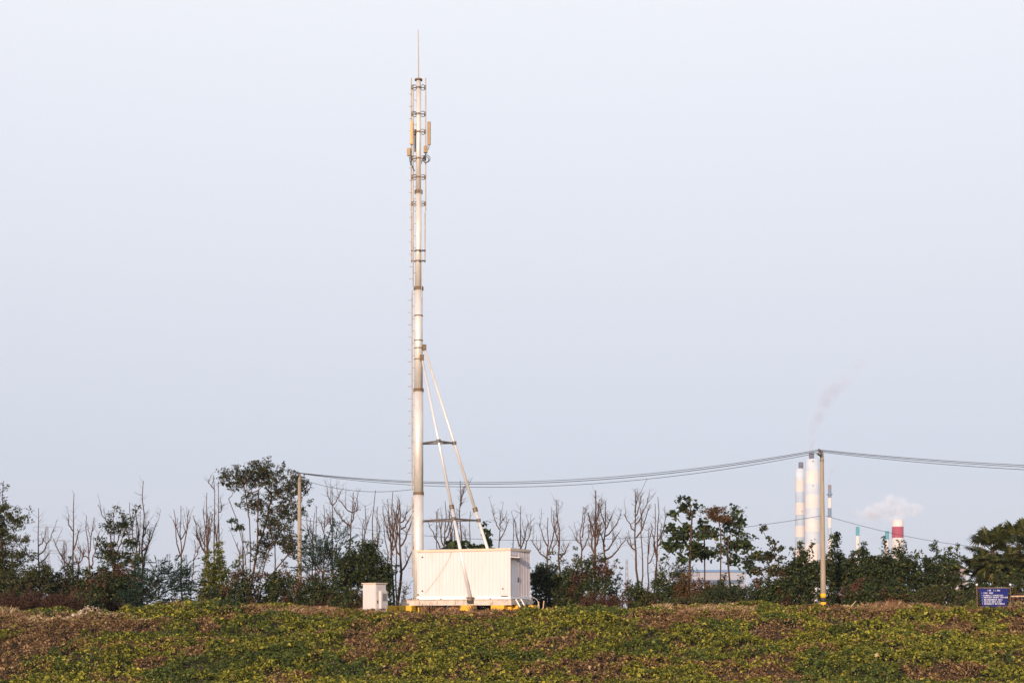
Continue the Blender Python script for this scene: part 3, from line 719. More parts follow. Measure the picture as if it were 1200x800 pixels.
# painted ballast blocks below the platform
blocks = [(450, 464.5, -.55, 'leftmost yellow block, beside the grey cabinet'), (467.5, 482, -.50, 'yellow block second from the cabinet, under the beam end'),
          (485, 491, .3, 'narrow yellow block set back under the mast'), (526, 537, .5, 'yellow block set back left of the strut foot'), (539, 553, -.2, 'yellow block below the foot of the front strut'),
          (575, 590.5, -.25, 'widest yellow block below the cabin door corner'), (593.5, 599, .25, 'narrow yellow block right of the widest block'),
          (601.5, 607, .5, 'small yellow block left of the step ladder'), (619, 624.5, .55, 'yellow block at the right end of the platform')]
for (a, b_, v, lab) in blocks:
    uu = lambda px: (lambda k: (-(C0.x+W_.x*v)+k*(D0+W_.y*v))/(U.x-k*U.y)*1.0)((px-600)*.0006)
    u0, u1 = uu(b_), uu(a)
    b = MB(); base = L2((u0+u1)/2, v+.25, 0); gz = min(H(base.x, base.y), 3.25)-.12
    b.box(L2(u0, v, gz), W_*.5, U*(u1-u0), K*(PF0-.004-gz))
    tag(b.build('ballast_block', M['yellow'], bevel=.025), lab, 'concrete block', 'yellow ballast blocks under the platform')

# ------------------------------------------------------------------ mast
DM = 83.3; mxp = Vector((X(490.5, DM), DM, 0)); s = .0006*DM
mast = thing('cell_tower', mxp+K*PF1, 'tall pale tubular telecom mast with antennas and two slanting struts', 'mast')
zz = lambda y: Z(y, DM)
segs = [(PF1+.03, zz(578), 5.9, 5.7), (zz(578), zz(457), 5.6, 5.4), (zz(457), zz(338), 4.9, 4.7), (zz(338), zz(225), 3.9, 3.6), (zz(225), zz(94), 3.2, 2.7)]
for (a, b_, r0, r1) in segs:
    m = MB(); m.lathe([(r0*s, a), (r0*s*.5+r1*s*.5, (a+b_)/2), (r1*s, b_)], (mxp.x, mxp.y), 32); m.build('pole_section', M['galv'], mast, smooth=True)
for y, r_ in ((578, 6.4), (457, 6.2), (338, 5.9), (225, 4.8), (94, 4.6)):
    m = MB(); z = zz(y); hh = .055
    if y != 94:
        m.lathe([(r_*s*.80, z-.08), (r_*s, z-.07), (r_*s, z-.025), (r_*s*.90, z-.02), (r_*s*.90, z+.02), (r_*s, z+.025), (r_*s, z+.07), (r_*s*.80, z+.08)], (mxp.x, mxp.y), 24)
        for k in range(12):
            a = 2*math.pi*k/12; q = Vector((mxp.x+math.cos(a)*r_*s, mxp.y+math.sin(a)*r_*s, z)); q = q.lerp(Vector((mxp.x, mxp.y, z)), .12); m.tube([q-K*.11, q+K*.11], .026, 5)
    else:
        m.lathe([(r_*s, z-.02), (r_*s, z+.05)], (mxp.x, mxp.y), 16)
    m.build('flange', M['rust'], mast)
m = MB(); m.lathe([(r_*s*1.5, PF1+.028), (r_*s*1.5, PF1+.075)], (mxp.x, mxp.y), 24); m.build('foot_plate', M['rust'], mast)
for y in (370, 399, 408, 421):                      # clamp bands
    m = MB(); z = zz(y); m.lathe([(4.85*s, z-.03), (5.25*s, z-.03), (5.25*s, z+.03), (4.85*s, z+.03)], (mxp.x, mxp.y), 20); m.build('clamp_band', M['rust'], mast)
m = MB(); m.tube([(mxp.x, mxp.y, zz(94)), (mxp.x, mxp.y, zz(70)), (mxp.x-.03, mxp.y, zz(35))], [.040, .034, .022], 6); m.build('lightning_rod', M['galv_thin'], mast)
# antenna carriers: paired ring brackets and upright pipes
for y in (103, 134, 155, 186, 208, 239):
    m = MB(); z = zz(y); R0 = 3.3*s
    m.lathe([(2.7*s, z-.05), (R0, z-.05), (R0, z+.05), (2.7*s, z+.05)], (mxp.x, mxp.y), 16)
    for sg in (-1, 1):
        xe = mxp.x+sg*8.3*s*.93
        for dy in (-.22, .22):
            for dz in (-.07, .09): m.tube([(mxp.x+sg*2.6*s, mxp.y+dy*.6, z+dz), (mxp.x+sg*5.4*s, mxp.y+dy, z+dz), (xe, mxp.y+dy*.45, z+dz)], .022, 5)
        m.box((xe-.05, mxp.y-.12, z-.08), (.1, 0, 0), (0, .24, 0), (0, 0, .18))
    m.build('antenna_bracket', M['rust'] if y in (155, 186, 208, 239) else M['darksteel'], mast)
for y in (294, 306):
    m = MB(); z = zz(y)
    m.tube([(mxp.x-8.6*s, mxp.y-.1, z), (mxp.x-3.2*s, mxp.y-.05, z-.03)], .04, 6); m.tube([(mxp.x+8.2*s, mxp.y-.1, z), (mxp.x+1*s, mxp.y-.27, z-.05)], .05, 6)
    m.lathe([(3.8*s, z-.06), (4.1*s, z-.06), (4.1*s, z+.04), (3.8*s, z+.04)], (mxp.x, mxp.y), 14); m.build('antenna_bracket', M['darksteel'], mast)
for (px, y0, y1) in ((482.0, 92, 248), (498.9, 92, 248), (482.4, 249, 308), (498.1, 249, 308)):
    m = MB(); m.tube([(X(px, DM), DM-.05, zz(y0)), (X(px, DM), DM-.05, zz(y1))], .034, 7); m.build('upright_pipe', M['galv_thin'], mast)
def slab(px, y0, y1, wpx, dpth, name, m_, dy=0, rz=0, tilt=0):
    m = MB(); c = Vector((X(px, DM), DM-.2+dy, (zz(y0)+zz(y1))/2)); hgt = zz(y0)-zz(y1)
    m.cbox(c, wpx*s, dpth, hgt, rz); o_ = m.build(name, M[m_], mast, bevel=.03)
    return o_
slab(482.7, 144, 171, 3.3, .16, 'panel_antenna', 'antenna', 0, .1)
slab(502.9, 144, 171.5, 2.2, .20, 'panel_antenna', 'radio', .02, 1.1)
slab(486.3, 150, 176, 1.5, .20, 'panel_antenna', 'grille', .5, .5)
slab(479.7, 175.5, 184.5, 4.4, .16, 'radio_unit', 'radio', -.05, -.3); slab(499.2, 173, 181.5, 4.4, .18, 'radio_unit', 'radio', -.1, .2)
m = MB()
for (px, y, r_) in ((500.3, 188, .20), (499.6, 189, .16)):
    m.tube([(X(px, DM)+r_*math.cos(a), DM-.28+.05*math.sin(a*2), zz(y)+r_*math.sin(a)*1.1) for a in np.linspace(0, 2*math.pi, 18)], .022, 5, False)
m.tube([P(499, 181, DM-.25), P(497.5, 185, DM-.3), P(495, 187, DM-.3), P(494, 192, DM-.25)], .022, 5)
m.tube([P(480, 184, DM-.25), P(480.4, 189, DM-.3), P(482, 193, DM-.3), P(484.6, 198, DM-.2), P(486, 201, DM-.15)], .026, 5)
m.tube([P(481, 184, DM-.25), P(481.8, 188, DM-.35), P(481, 194, DM-.3)], .02, 5)
m.tube([P(503, 171, DM-.2), P(502, 175, DM-.3), P(500.5, 176, DM-.2)], .02, 5); m.build('cable_coil', M['black'], mast)
# climbing rail with pegs to both sides
for (px, y0, y1) in ((484.3, 100, 336), (483.0, 341, 575), (483.2, 582, 676)):
    m = MB(); xr = X(px, DM)
    m.tube([(xr, DM-.1, zz(y0)), (xr, DM-.1, zz(y1))], .036, 5)
    z = zz(y0)-.2; k = 0
    while z > zz(y1)+.1:
        sg = -1 if k % 2 else 1; m.tube([(xr-.01*sg, DM-.1, z), (xr+sg*(.24 if sg < 0 else (.35 if k % 6 == 0 else .20)), DM-.1, z)], .017, 4); z -= .36; k += 1
    m.build('climbing_ladder', M['galv_thin'], mast)
m = MB(); m.tube([(mxp.x+.15, DM-3.0*s, zz(106)), (mxp.x+.16, DM-3.6*s, zz(225)), (mxp.x+.2, DM-5.2*s, zz(340)), (mxp.x+.2, DM-5.3*s, zz(350))], .016, 4); m.build('feeder_cable', M['galv'], mast)
# struts
sA = [Vector((X(495, DM), DM-.25, zz(421))), None, L2(2.43, -.20, PF1-.02)]
sB = [Vector((X(497.4, DM), DM+.05, zz(408))), None, L2(1.76, 2.60, PF1-.02)]
def on(st, y):                                        # the point of a strut seen on row y
    a, b_ = st[0], st[2]; lo, hi = 0, 1
    for _ in range(40):
        mid = (lo+hi)/2; p = a.lerp(b_, mid); py = HOR-(p.z-CAMZ)/(.0006*p.y)
        if py < y: lo = mid
        else: hi = mid
    return a.lerp(b_, lo)
for st, y, mt in ((sA, 594, 'strut'), (sB, 597, 'galv')):
    c = on(st, y); d = (st[2]-st[0]).normalized()
    m = MB(); m.tube([st[0], c], [.070, .085], 14); m.tube([c, st[2]], [.092, .092], 14); so_ = m.build('strut', M[mt], mast, smooth=True)
    m = MB(); m.tube([c-d*.10, c-d*.05], .15, 12); m.tube([c+d*.03, c+d*.09], .15, 12)
    for k in range(6):
        a = k*math.pi/3; q = d.orthogonal().normalized(); q2 = d.cross(q); o_ = (q*math.cos(a)+q2*math.sin(a))*.125
        m.tube([c-d*.14+o_, c+d*.13+o_], .018, 5)
    m.build('coupling', M['rust'], so_, off=mast.location)
    q = MB(); q.cbox(st[0]+Vector((-.02, 0, .05)), .22, .22, .34, .3); q.build('strut_lug', M['rust'], mast)
    q = MB(); q.cbox(st[2]+Vector((0, 0, .05)), .26, .16, .20, -TH); q.tube([st[2]+Vector((-.22, -.05, .1)), st[2]+Vector((.22, -.05, .1))], .05, 8); q.build('strut_foot', M['rust'], mast)
m = MB(); m.tube([Vector((mxp.x+.1, DM, zz(400))), sB[0]+Vector((.05, 0, -.1))], .05, 6); m.build('strut_stay', M['galv_thin'], mast)
for y, ya, yb in ((519, 516.5, 519), (610, 607.5, 609.5)):
    a, b_ = on(sA, ya), on(sB, yb); c = Vector((mxp.x+.25, DM-.05, zz(y)))
    m = MB(); m.tube([c, a], .048, 8); m.tube([c+Vector((0, .12, -.03)), b_], .048, 8); m.tube([a, b_], .048, 8)
    for q in (a, b_): m.tube([q-K*.1, q+K*.1], .13, 10)
    m.build('cross_brace', M['darksteel'], mast)
# drop wire from the leafy tree pole to the mast
b = MB(); b.tube(catenary((PL.x+.05, PL.y-.1, Z(561, 90.8)), (mxp.x-.30, DM-.05, zz(573)), .42, 24), .014, 4); tag(b.build('drop_cable', M['wire']), 'slack thin wire from the leafy tree pole to the mast flange', 'cable')

# ------------------------------------------------------------------ roadside cabinet left of the platform
TC = R(34); DCb = 78.6; cc = Vector((X(440.2, DCb), DCb, 0)); u1 = Vector((-math.cos(TC), math.sin(TC), 0)); v1 = Vector((math.sin(TC), math.cos(TC), 0))
cbz, ctz = 3.02, Z(682.3, DCb); a_ = .92
cab = thing('outdoor_cabinet', cc+u1*.46+v1*.46+K*cbz, 'grey white upright outdoor cabinet left of the yellow blocks', 'cabinet')
Q = lambda u_, v_, z_: cc+u1*u_+v1*v_+K*z_
b = MB(); b.box(Q(0, 0, cbz), v1*a_, u1*a_, K*(ctz-cbz-.06)); b.build('body', M['cabinet'], cab, bevel=.012)
b = MB(); b.box(Q(-.06, -.06, ctz-.06), v1*(a_+.12), u1*(a_+.12), K*.055); b.build('lid', M['trim'], cab, bevel=.01)
b = MB(); b.box(Q(-.02, .07, cbz+.2), v1*.78, u1*.019, K*(ctz-cbz-.34)); do = b.build('door', M['cabinet'], cab)
b = MB(); b.box(Q(-.05, .10, cbz+.72), v1*.05, u1*.029, K*.16); b.build('handle', M['black'], do, off=cab.location)
b = MB(); b.box(Q(.10, -.012, cbz+.35), u1*.72, v1*.011, K*(ctz-cbz-.55)); b.build('side_panel', M['cabinet'], cab)
for zq in (.45, 1.35):
    b = MB(); b.box(Q(-.04, .83, cbz+zq), v1*.04, u1*.03, K*.10); b.build('hinge', M['galv'], cab)
b = MB(); b.box(Q(-.20, .24, cbz+.42), v1*.56, u1*.178, K*.98); ac = b.build('cooling_unit', M['cabinet'], cab, bevel=.015)
b = MB()
b.box(Q(-.206, .36, cbz+.84), v1*.36, u1*.005, K*.42)
for k in range(8): b.box(Q(-.214, .37, cbz+.86+k*.05), v1*.34, u1*.007, K*.022)
b.build('grille', M['grille'], ac, off=cab.location)

# ------------------------------------------------------------------ step ladder at the cabin door
t = thing('step_ladder', L2(-.6, .55, 3.2), 'small pale metal step ladder leaning on the right end of platform', 'ladder')
la, lb_ = L2(-.17, .35, PF1-.02), L2(-.17, 1.0, PF1-.02); fa, fb = L2(-.72, .30, 3.12), L2(-.72, .95, 3.12)
for a, b_ in ((la, fa), (lb_, fb)):
    b = MB(); b.tube([a, b_], .045, 6); b.build('rail', M['galv'], t)
for f in (.15, .5, .85):
    b = MB(); b.tube([la.lerp(fa, f), lb_.lerp(fb, f)], .022, 6); b.build('rung', M['grille'], t)
b = MB(); b.tube([P(621, 700.5, 80.4), P(625, 699.5, 80.3), P(629, 702, 80.2), P(631.5, 707, 80.1), P(632, 713, 80)], .014, 5); tag(b.build('conduit', M['galv']), 'thin pale conduit arching down from the platform end', 'conduit')
for (x0, y0, x1, y1, lab) in ((628.5, 713, 631.5, 704.5, 'left dry stake standing right of the platform'), (635.5, 713, 637.5, 703.5, 'right dry stake standing right of the platform')):
    b = MB(); pa, pb = P(x0, y0, 78.8), P(x1, y1, 78.9); pa.z = H(pa.x, pa.y)-.1; b.tube([pa, pb], [.04, .03], 6); tag(b.build('wooden_stake', M['wood']), lab, 'stake', 'dry stakes by the platform')
b = MB(); p = P(630.5, 713.5, 78.4); b.cbox((p.x, p.y, H(p.x, p.y)+.16), .42, .3, .2, .4); tag(b.build('broken_brick', M['wood'], bevel=.04), 'pale brick lump lying by the dry stakes', 'brick')
b = MB(); pa, pb = P(990, 716, 78.2), P(1003, 704, 79); b.tube([pa+Vector((0, 0, -.1)), pb], [.035, .02], 6); tag(b.build('fallen_branch', M['wood']), 'pale fallen stick leaning up right of the banded pole', 'stick')

# ------------------------------------------------------------------ blue notice board
DB = 77.6; sg = thing('notice_board', (X(1165, DB), DB, H(X(1165, DB), DB)), 'blue notice board with white lines of writing near the palms', 'sign')
tl, tr_, br, bl = P(1147, 689, DB), P(1182.5, 689, DB), P(1179, 712, DB), P(1151, 712, DB)
th = Vector((0, .035, 0)); b = MB(); b.add([bl, br, tr_, tl, bl+th, br+th, tr_+th, tl+th], [(0, 1, 2, 3), (7, 6, 5, 4), (0, 4, 5, 1), (1, 5, 6, 2), (2, 6, 7, 3), (3, 7, 4, 0)]); bd = b
b = MB(); b.box(P(1146.3, 688.9, DB)+Vector((0, -.03, 0)), (36.8*.0006*DB, 0, 0), (0, .09, 0), (0, 0, .05)); b.build('frame', M['signframe'], sg)
for (x0, x1, z_) in ((1145.2, 1144.6, 3), (1183.6, 1184, 3)):
    b = MB(); pa, pb = P(x0+.4, 718, DB+.02), P(x1, 685, DB+.02); pa.z = H(pa.x, pa.y)-.2; b.tube([pa, pb], .024, 7); po = b.build('post', M['signframe'], sg)
    b = MB(); b.tube([pb-K*.02, pb+K*.07], .055, 8); b.build('white_cap', M['signwhite'], po, off=sg.location)
# lettering: rows of small strokes in the groups seen on the board
b = bd; b.m = 1; rg = np.random.default_rng(5); q = .0006*DB
def word(xa, xb, yc, hh, lw=.034):
    z = Z(yc, DB); x = X(xa, DB); xe = X(xb, DB); H2 = hh*q/2
    while x < xe-.012:
        ww = min(lw*1.15, xe-x)
        def st(ax, az, bx, bz): b.box((x+ww*ax, DB-.006, z+H2*az), ((bx-ax)*ww, 0, 0), (0, .005, 0), (0, 0, (bz-az)*H2))
        st(.05, .72, .92, 1); st(.05, -1, .92, -.72)
        if rg.uniform() < .7: st(.12, -.72, .36, .72)
        if rg.uniform() < .6: st(.62, -.72, .86, .72)
        if rg.uniform() < .6: st(.36, -.16, .62, .16)
        x += ww+.007
for xa, xb in ((1157, 1158.2), (1159, 1161.3), (1164, 1165.6), (1166.4, 1167), (1168, 1169.4), (1169.8, 1172)): word(xa, xb, 691.4, 1.5, .05)
rowsb = [(694.4, [(1152, 1157.2), (1159, 1163.8)]), (697.2, [(1152.4, 1159.8), (1160.8, 1175.4)]), (699.5, [(1152.6, 1162.8), (1164, 1170.8), (1172, 1176), (1177, 1181)]),
         (702.2, [(1153, 1168), (1169.2, 1174.8)]), (704.6, [(1153, 1160.8), (1162, 1167), (1168, 1173.6)]), (707, [(1153, 1164.8), (1166, 1177.4)])]
for k, (yc, ws) in enumerate(rowsb):
    word(1150.3+k*.16, 1151.0+k*.16, yc, .9)
    for xa, xb in ws: word(xa, xb, yc, 1.5, .05)
word(1175.4, 1179.0, 710.6, .8)
b.build('board', [M['blue'], M['signwhite']], sg)

# low wooden rail right of the board
t = thing('wooden_rail', (X(1200, 78), 78, H(X(1200, 78), 78)), 'low weathered plank rail right of the blue board', 'rail')
b = MB(); b.box(P(1185, 699, 78), P(1260, 698, 78.4)-P(1185, 699, 78), (0, .12, 0), (0, 0, .07)); b.build('plank', M['wood'], t)
for px in (1187, 1214, 1246):
    b = MB(); p = P(px, 699, 78.15); b.tube([(p.x, p.y, H(p.x, p.y)-.2), (p.x, p.y, p.z)], .05, 7); b.build('post', M['bark_red'], t)
# pale rubble heap on the left crest
t = thing('rubble_heap', (X(100, 76), 76, H(X(100, 76), 76)), 'heap of pale dry rubble and husks on the left crest', 'rubble')
rg = np.random.default_rng(2); b = MB()
for k in range(110):
    px = rg.normal(104, 14); D = rg.uniform(75, 77.2); x = X(px, D); hh = max(0, .62-abs(px-104)*.022); z = H(x, D)+.30+rg.uniform(0, hh)
    sz = rg.uniform(.05, .15); a = rg.uniform(0, 3)
    c = Vector((x, D, z+.12)); vs = [c+Vector(rg.normal(size=3)*.3+d)*sz*.7 for d in ((1, 0, 0), (0, 1, 0), (-1, 0, 0), (0, -1, 0), (0, 0, .7), (0, 0, -.7))]
    b.add(vs, [(0, 1, 4), (1, 2, 4), (2, 3, 4), (3, 0, 4), (1, 0, 5), (2, 1, 5), (3, 2, 5), (0, 3, 5)])
b.build('rubble', M['stone'], t)
t = thing('plank_litter', (X(182, 75), 75, H(X(182, 75), 75)), 'few broken pale planks lying on the left slope', 'planks')
for (px, D, L_, a) in ((176, 75.6, .9, .1), (182, 75.2, 1.1, -.15), (187, 74.8, .8, .3), (183, 76.4, .7, .8)):
    b = MB(); x = X(px, D); b.cbox((0, 0, 0), L_, .14, .035, a); b.V = [(v[0]+x, v[1]+D, v[2]+H(x, D)+.28+v[0]*.1) for v in b.V]; b.build('plank', M['wood'], t)

# ------------------------------------------------------------------ bare pruned trees
B = bare
B('tall bare pole trunk inside the leafy tree at the left edge', 3.5, 563, 90, th=2.4, stems=((8, 9, 640),), seed=1)
B('bare tree with wide low forks in front of the taller pylon', 45, 595, 93, [(655, -16, 636), (650, 16, 620), (640, 8, 625), (660, 13, 648)], 2.4, seed=2)
B('tall straight bare tree with an elbow branch to its left', 84.5, 578, 91, [(668, -21, 631), (622, -9, 606), (645, 7, 618)], 2.8, 2, seed=3)
B('low bare sapling right of the smaller pylon', 77, 634, 95, [(670, -4, 648), (672, 5, 655)], 1.6, -2, seed=4)
B('short thick bare stub left of the dark leafy tree', 93, 641, 89, [(660, 5, 643), (664, -5, 652)], 3.0, seed=4)
B('spindly bare tree leaning left beside the dark leafy tree', 109, 604, 92, [(655, -15, 640), (650, 6, 606), (665, 10, 622)], 2.4, -9, 'bark_red', seed=5)
B('thin bare tree whose top points left over the dark tree', 133, 592, 92, [(622, -16, 592), (640, 11, 612), (650, 14, 618)], 2.2, 1, seed=6)
B('bare tree with two thick stems left of the tallest left trunk', 157, 607, 91, [(640, -9, 589), (650, -12, 612)], 2.6, 3, seed=7, stems=((161, 161, 613),))
B('tallest bare trunk on the left with feathery side twigs', 166.5, 563, 90, [(660, -7, 592), (645, 14, 612), (655, 9, 622), (630, 6, 610), (670, 5, 640)], 3.0, 1, seed=8, twig=2.4)
B('candelabra shaped bare tree in the open gap left', 212.5, 592, 91, [(652, -10, 597), (650, 9, 596), (632, -7, 608), (632, 13, 606)], 2.4, -1, seed=9, twig=.5)
B('thin curved bare stem leaning over the gap left of the yellow bush', 221, 632, 90, [(655, 6, 640)], 1.5, 9, seed=10)
B('finely branched bare tree with last leaves behind the yellow bush', 240, 600, 92, [(648, -16, 603), (650, 8, 601), (640, -9, 612), (632, 6, 618), (645, -12, 625)], 2.3, 1, seed=11, twig=2)
B('bare trunk with knobbed tip left of the hooked trunk', 243.5, 577, 91, [(650, -5, 596), (640, 4, 600)], 2.3, -1, seed=12)
B('tall thin bare trunk with a hooked branch near its tip', 251, 557, 91, [(573, -7, 562), (650, 6, 610)], 2.3, 0, seed=13)
B('slender bare trunk touching the big leafy tree', 257.5, 566, 92, [(600, 6, 590), (640, -5, 612)], 2.1, -1, seed=14)
B('reddish bare sapling beside the foot of the big tree', 283, 640, 93, [(665, -5, 635), (668, 6, 640)], 1.8, 1, 'bark_red', seed=15)
B('bare trunk standing inside the big leafy tree', 322, 600, 94, [(640, -5, 612), (640, 7, 608)], 2.2, 0, seed=16)
B('bare sapling just right of the left pole', 366, 600, 92, [(640, -9, 603), (638, -5, 612)], 2.2, 2.5, seed=17, stems=((370, 369, 592),))
B('thin twin bare stem second right of the left pole', 379.5, 591, 93, [(620, 8, 605), (625, -3, 610)], 1.9, 0, seed=18)
B('bare trunk with a clear Y fork near its tip', 390, 569, 91, [(591, -6, 577), (592, 9, 574), (618, -4, 605)], 2.6, -.5, seed=19)
B('bare tree with broad arching limbs both sides', 409, 576, 91, [(616, -21, 594), (600, -15, 583), (600, 10, 596), (618, -8, 610), (612, 7, 584)], 2.8, 4, seed=20)
B('bare sapling curving right with a long side branch', 418, 608, 92, [(640, 7, 603)], 1.8, 8, seed=21, stems=((428, 426.5, 591),))
B('branchless straight bare pole between two forked trees', 436, 574, 92, th=2.4, lean=1.5, seed=22, twig=.3)
B('thin bare stem with a bulge right of the straight pole', 442, 593, 93, [(655, -6, 625), (640, 3, 615)], 2.0, .5, seed=23)
B('bushy bare tree with many upright stems left of the mast', 461, 576, 91, [(640, -13, 592), (630, -6, 585), (650, -5, 598), (625, 6, 584), (645, 8, 606)], 3.0, -1, 'bark_bare', seed=24, stems=((458, 449, 603), (463, 466, 590)))
B('broad bare tree reaching right towards the mast', 467, 585, 89.5, [(670, 18, 634), (640, 16, 606), (620, 15, 598), (650, -11, 610), (632, -8, 596), (612, 8, 600)], 3.8, 3.5, seed=25)
B('wide bare tree behind the cabin with low curved limbs', 519, 587, 92, [(645, -19, 610), (640, -8, 597), (635, 10, 600), (625, 8, 595), (650, 12, 614)], 2.8, 2.5, seed=26, stems=((514, 510.5, 598),))
B('thin bare stem seen between the two slanting struts', 531.5, 596, 93, [(640, -4, 620)], 2.0, .5, seed=27)
B('tall bare trunk split at the top behind the struts', 541, 563, 91, [(592, 4.5, 569), (640, -5, 610)], 2.9, -2, seed=28, twig=1.6)
B('bent bare trunk right of the split trunk behind the struts', 547, 599, 92, [(640, -6, 622)], 2.4, 4, seed=29)
B('slim forked bare tree behind the right half of the cabin', 585, 598, 91, [(620, -8, 602), (634, 12, 608), (615, 5, 607)], 2.2, 0, seed=30)
B('bare tree behind the cabin door corner', 609, 592, 91, [(650, 15, 616), (645, 10, 610), (640, -6, 606)], 2.6, 0, seed=31, stems=((602, 601, 610),))
B('curved bare tree with three rising stems right of the cabin', 642.5, 606, 91, [(655, -20, 631), (640, -10, 611), (650, 13, 585), (650, 11, 630)], 3.0, -1, seed=32)
B('straight rough bare trunk right of the three stemmed tree', 657, 585, 90, [(640, -7, 605), (655, 12, 636)], 3.0, -3.5, seed=33, twig=2.2)
B('bare trunk with close thin stems left of the thickest trunk', 681.5, 594, 91, [(640, -8, 628), (630, 3, 596), (645, 9, 620)], 2.8, 1, seed=34, twig=1.6)
B('thickest bare trunk with a snapped top', 697, 574, 90, [(630, -8, 600), (630, 5, 585), (655, -6, 610), (640, 7, 612)], 4.2, 1, 'bark_bare', seed=35, twig=3)
B('bare tree spreading wide to the right of the thickest trunk', 708, 587, 91, [(655, 27, 628), (628, 18, 603), (620, 9, 598), (640, -9, 612), (615, -8, 590), (645, 17, 622)], 3.4, 2, seed=36, twig=1.6)
B('tall bare tree with a long thin tip in the open gap', 749.5, 573, 90, [(622, -12, 602), (645, -12, 632), (615, 15, 583), (605, 9, 577), (630, 18, 590), (600, 3, 575)], 3.2, -7, seed=37, stems=((753.5, 752, 594),))
B('smaller bare stem at the right foot of the long tipped tree', 758.5, 618, 91, [(660, 9, 640), (650, 4, 612)], 2.2, 1.5, seed=38)
B('bare tree with a right hand fork nearest the broadleaf trees', 770, 582, 90, [(634, 11, 602), (640, 8, 614), (650, -6, 625)], 2.8, 1, seed=39, stems=((767, 768, 590),))

# ------------------------------------------------------------------ leafy trees and bushes, left to right
Pl = plant
sh = 'shrubs and small trees along the bank'
Pl('leafy_tree', 'loose dark leafy tree cut by the left edge', 'tree', 88, [(-6, 615, 22, 38), (15, 612, 18, 14), (28, 600, 12, 6), (20, 632, 22, 9), (0, 660, 30, 22), (28, 650, 16, 9), (-30, 640, 22, 40)], 'lf_olive', ls=.15, dens=9, style='clump', cr=.30, per=20, seed=1, base_px=(3,), trunk_px=[(4, 690), (4, 650), (2, 610)], sprig=14, group=sh)
Pl('shrub', 'soft olive green bush at the foot of the left edge tree', 'shrub', 86.5, [(8, 692, 34, 22), (42, 680, 20, 20), (52, 664, 8, 8)], 'lf_olive', ls=.14, dens=17, cr=.28, per=24, seed=2, sprig=10, group=sh)
Pl('dead_shrub', 'red brown dead bramble heap on the far left', 'shrub', 82, [(10, 709, 24, 13), (38, 707, 20, 14), (66, 708, 22, 13), (85, 712, 14, 9)], 'lf_dead', ls=.11, dens=26, cr=.25, per=30, seed=3, bark='bark_red', wid=.3, sprig=12, group=sh)
Pl('shrub', 'low dark bush below the smaller pylon', 'shrub', 88, [(76, 690, 20, 24), (94, 686, 15, 24), (62, 690, 14, 18)], 'lf_dark', ls=.15, dens=13, cr=.26, per=22, seed=4, sprig=14, group=sh)
Pl('shrub', 'bush with golden leaves low between brambles and dark tree', 'shrub', 85, [(98, 705, 14, 13), (112, 707, 12, 11)], 'lf_olive', ls=.14, dens=20, cr=.26, per=20, seed=5, group=sh)
Pl('leafy_tree', 'small dark leafy tree topped by a left pointing bare branch', 'tree', 88, [(132, 617, 11, 10), (147, 615, 9, 8), (126, 644, 14, 14), (152, 634, 13, 10), (138, 655, 18, 12), (115, 634, 7, 5), (158, 655, 10, 9)], 'lf_dark', ls=.17, dens=10, cr=.30, per=20, seed=6, base_px=(135,), trunk_px=[(135, 690), (133, 650), (132, 625)], sprig=10, group=sh)
Pl('shrub', 'wide dark green thicket under the small dark tree', 'shrub', 87, [(125, 690, 30, 26), (100, 700, 18, 18), (150, 688, 18, 24)], 'lf_mix', ls=.17, dens=12, cr=.33, per=26, seed=7, sprig=16, group=sh)
Pl('shrub', 'blue green bush with fronds sweeping up to the right', 'shrub', 85.5, [(178, 692, 20, 26), (204, 682, 16, 18), (192, 668, 12, 10), (216, 690, 12, 14), (160, 702, 16, 12), (206, 662, 6, 6)], 'lf_blue', ls=.16, dens=14, style='frond', flen=.85, pairs=10, seed=8, sprig=14, shell=.4, group=sh)
Pl('shrub', 'low golden leaved scrub under the blue green bush', 'shrub', 83, [(185, 716, 14, 6), (215, 712, 20, 8), (240, 712, 10, 8)], 'lf_yel', ls=.12, dens=20, cr=.2, per=18, seed=9, group=sh)
Pl('shrub', 'yellow green bush left of the big umbrella tree', 'shrub', 86, [(252, 668, 14, 24), (243, 690, 12, 24), (264, 690, 12, 22), (256, 643, 7, 12)], 'lf_yel', ls=.15, dens=16, cr=.26, per=22, seed=10, sprig=10, group=sh)
Pl('shrub', 'dark drooping bush in front of the yellow green bush', 'shrub', 84.5, [(250, 702, 18, 14), (238, 708, 8, 10)], 'lf_mix', ls=.15, dens=18, cr=.26, per=22, seed=11, group=sh)
Pl('umbrella_tree', 'large airy tree with many stems and spreading crown', 'tree', 92.3,
   [(285, 560, 26, 18), (265, 556, 14, 10), (310, 556, 24, 20), (328, 553, 12, 16), (345, 568, 20, 20), (358, 578, 10, 18), (300, 590, 26, 14), (335, 600, 26, 18), (268, 570, 10, 6), (300, 548, 20, 8), (330, 575, 24, 14)],
   'lf_tree', ls=.15, dens=7, style='clump', cr=.24, per=15, wood_share=2.2, seed=12, base_px=(291,), trunk_px=[[(290, 690), (288, 650), (280, 612), (270, 585)], [(292, 690), (294, 650), (293, 610), (288, 575)], [(293, 690), (300, 650), (312, 610), (318, 580)], [(294, 690), (309, 655), (330, 620), (346, 588)], [(295, 690), (302, 640), (303, 600), (304, 575)]], shell=.65, rtip=.011, bark='bark_red', group=sh)
Pl('umbrella_tree', 'lower dark half of foliage on a second stem under the big crown', 'tree', 91.8, [(325, 625, 24, 20), (345, 640, 18, 18), (305, 645, 16, 16), (316, 610, 16, 10)], 'lf_tree', ls=.15, dens=7, cr=.26, per=17, seed=13, base_px=(300,), trunk_px=[[(303, 690), (310, 665), (318, 640)], [(306, 690), (325, 665), (340, 648)]], bark='bark_red', sprig=8, group=sh)
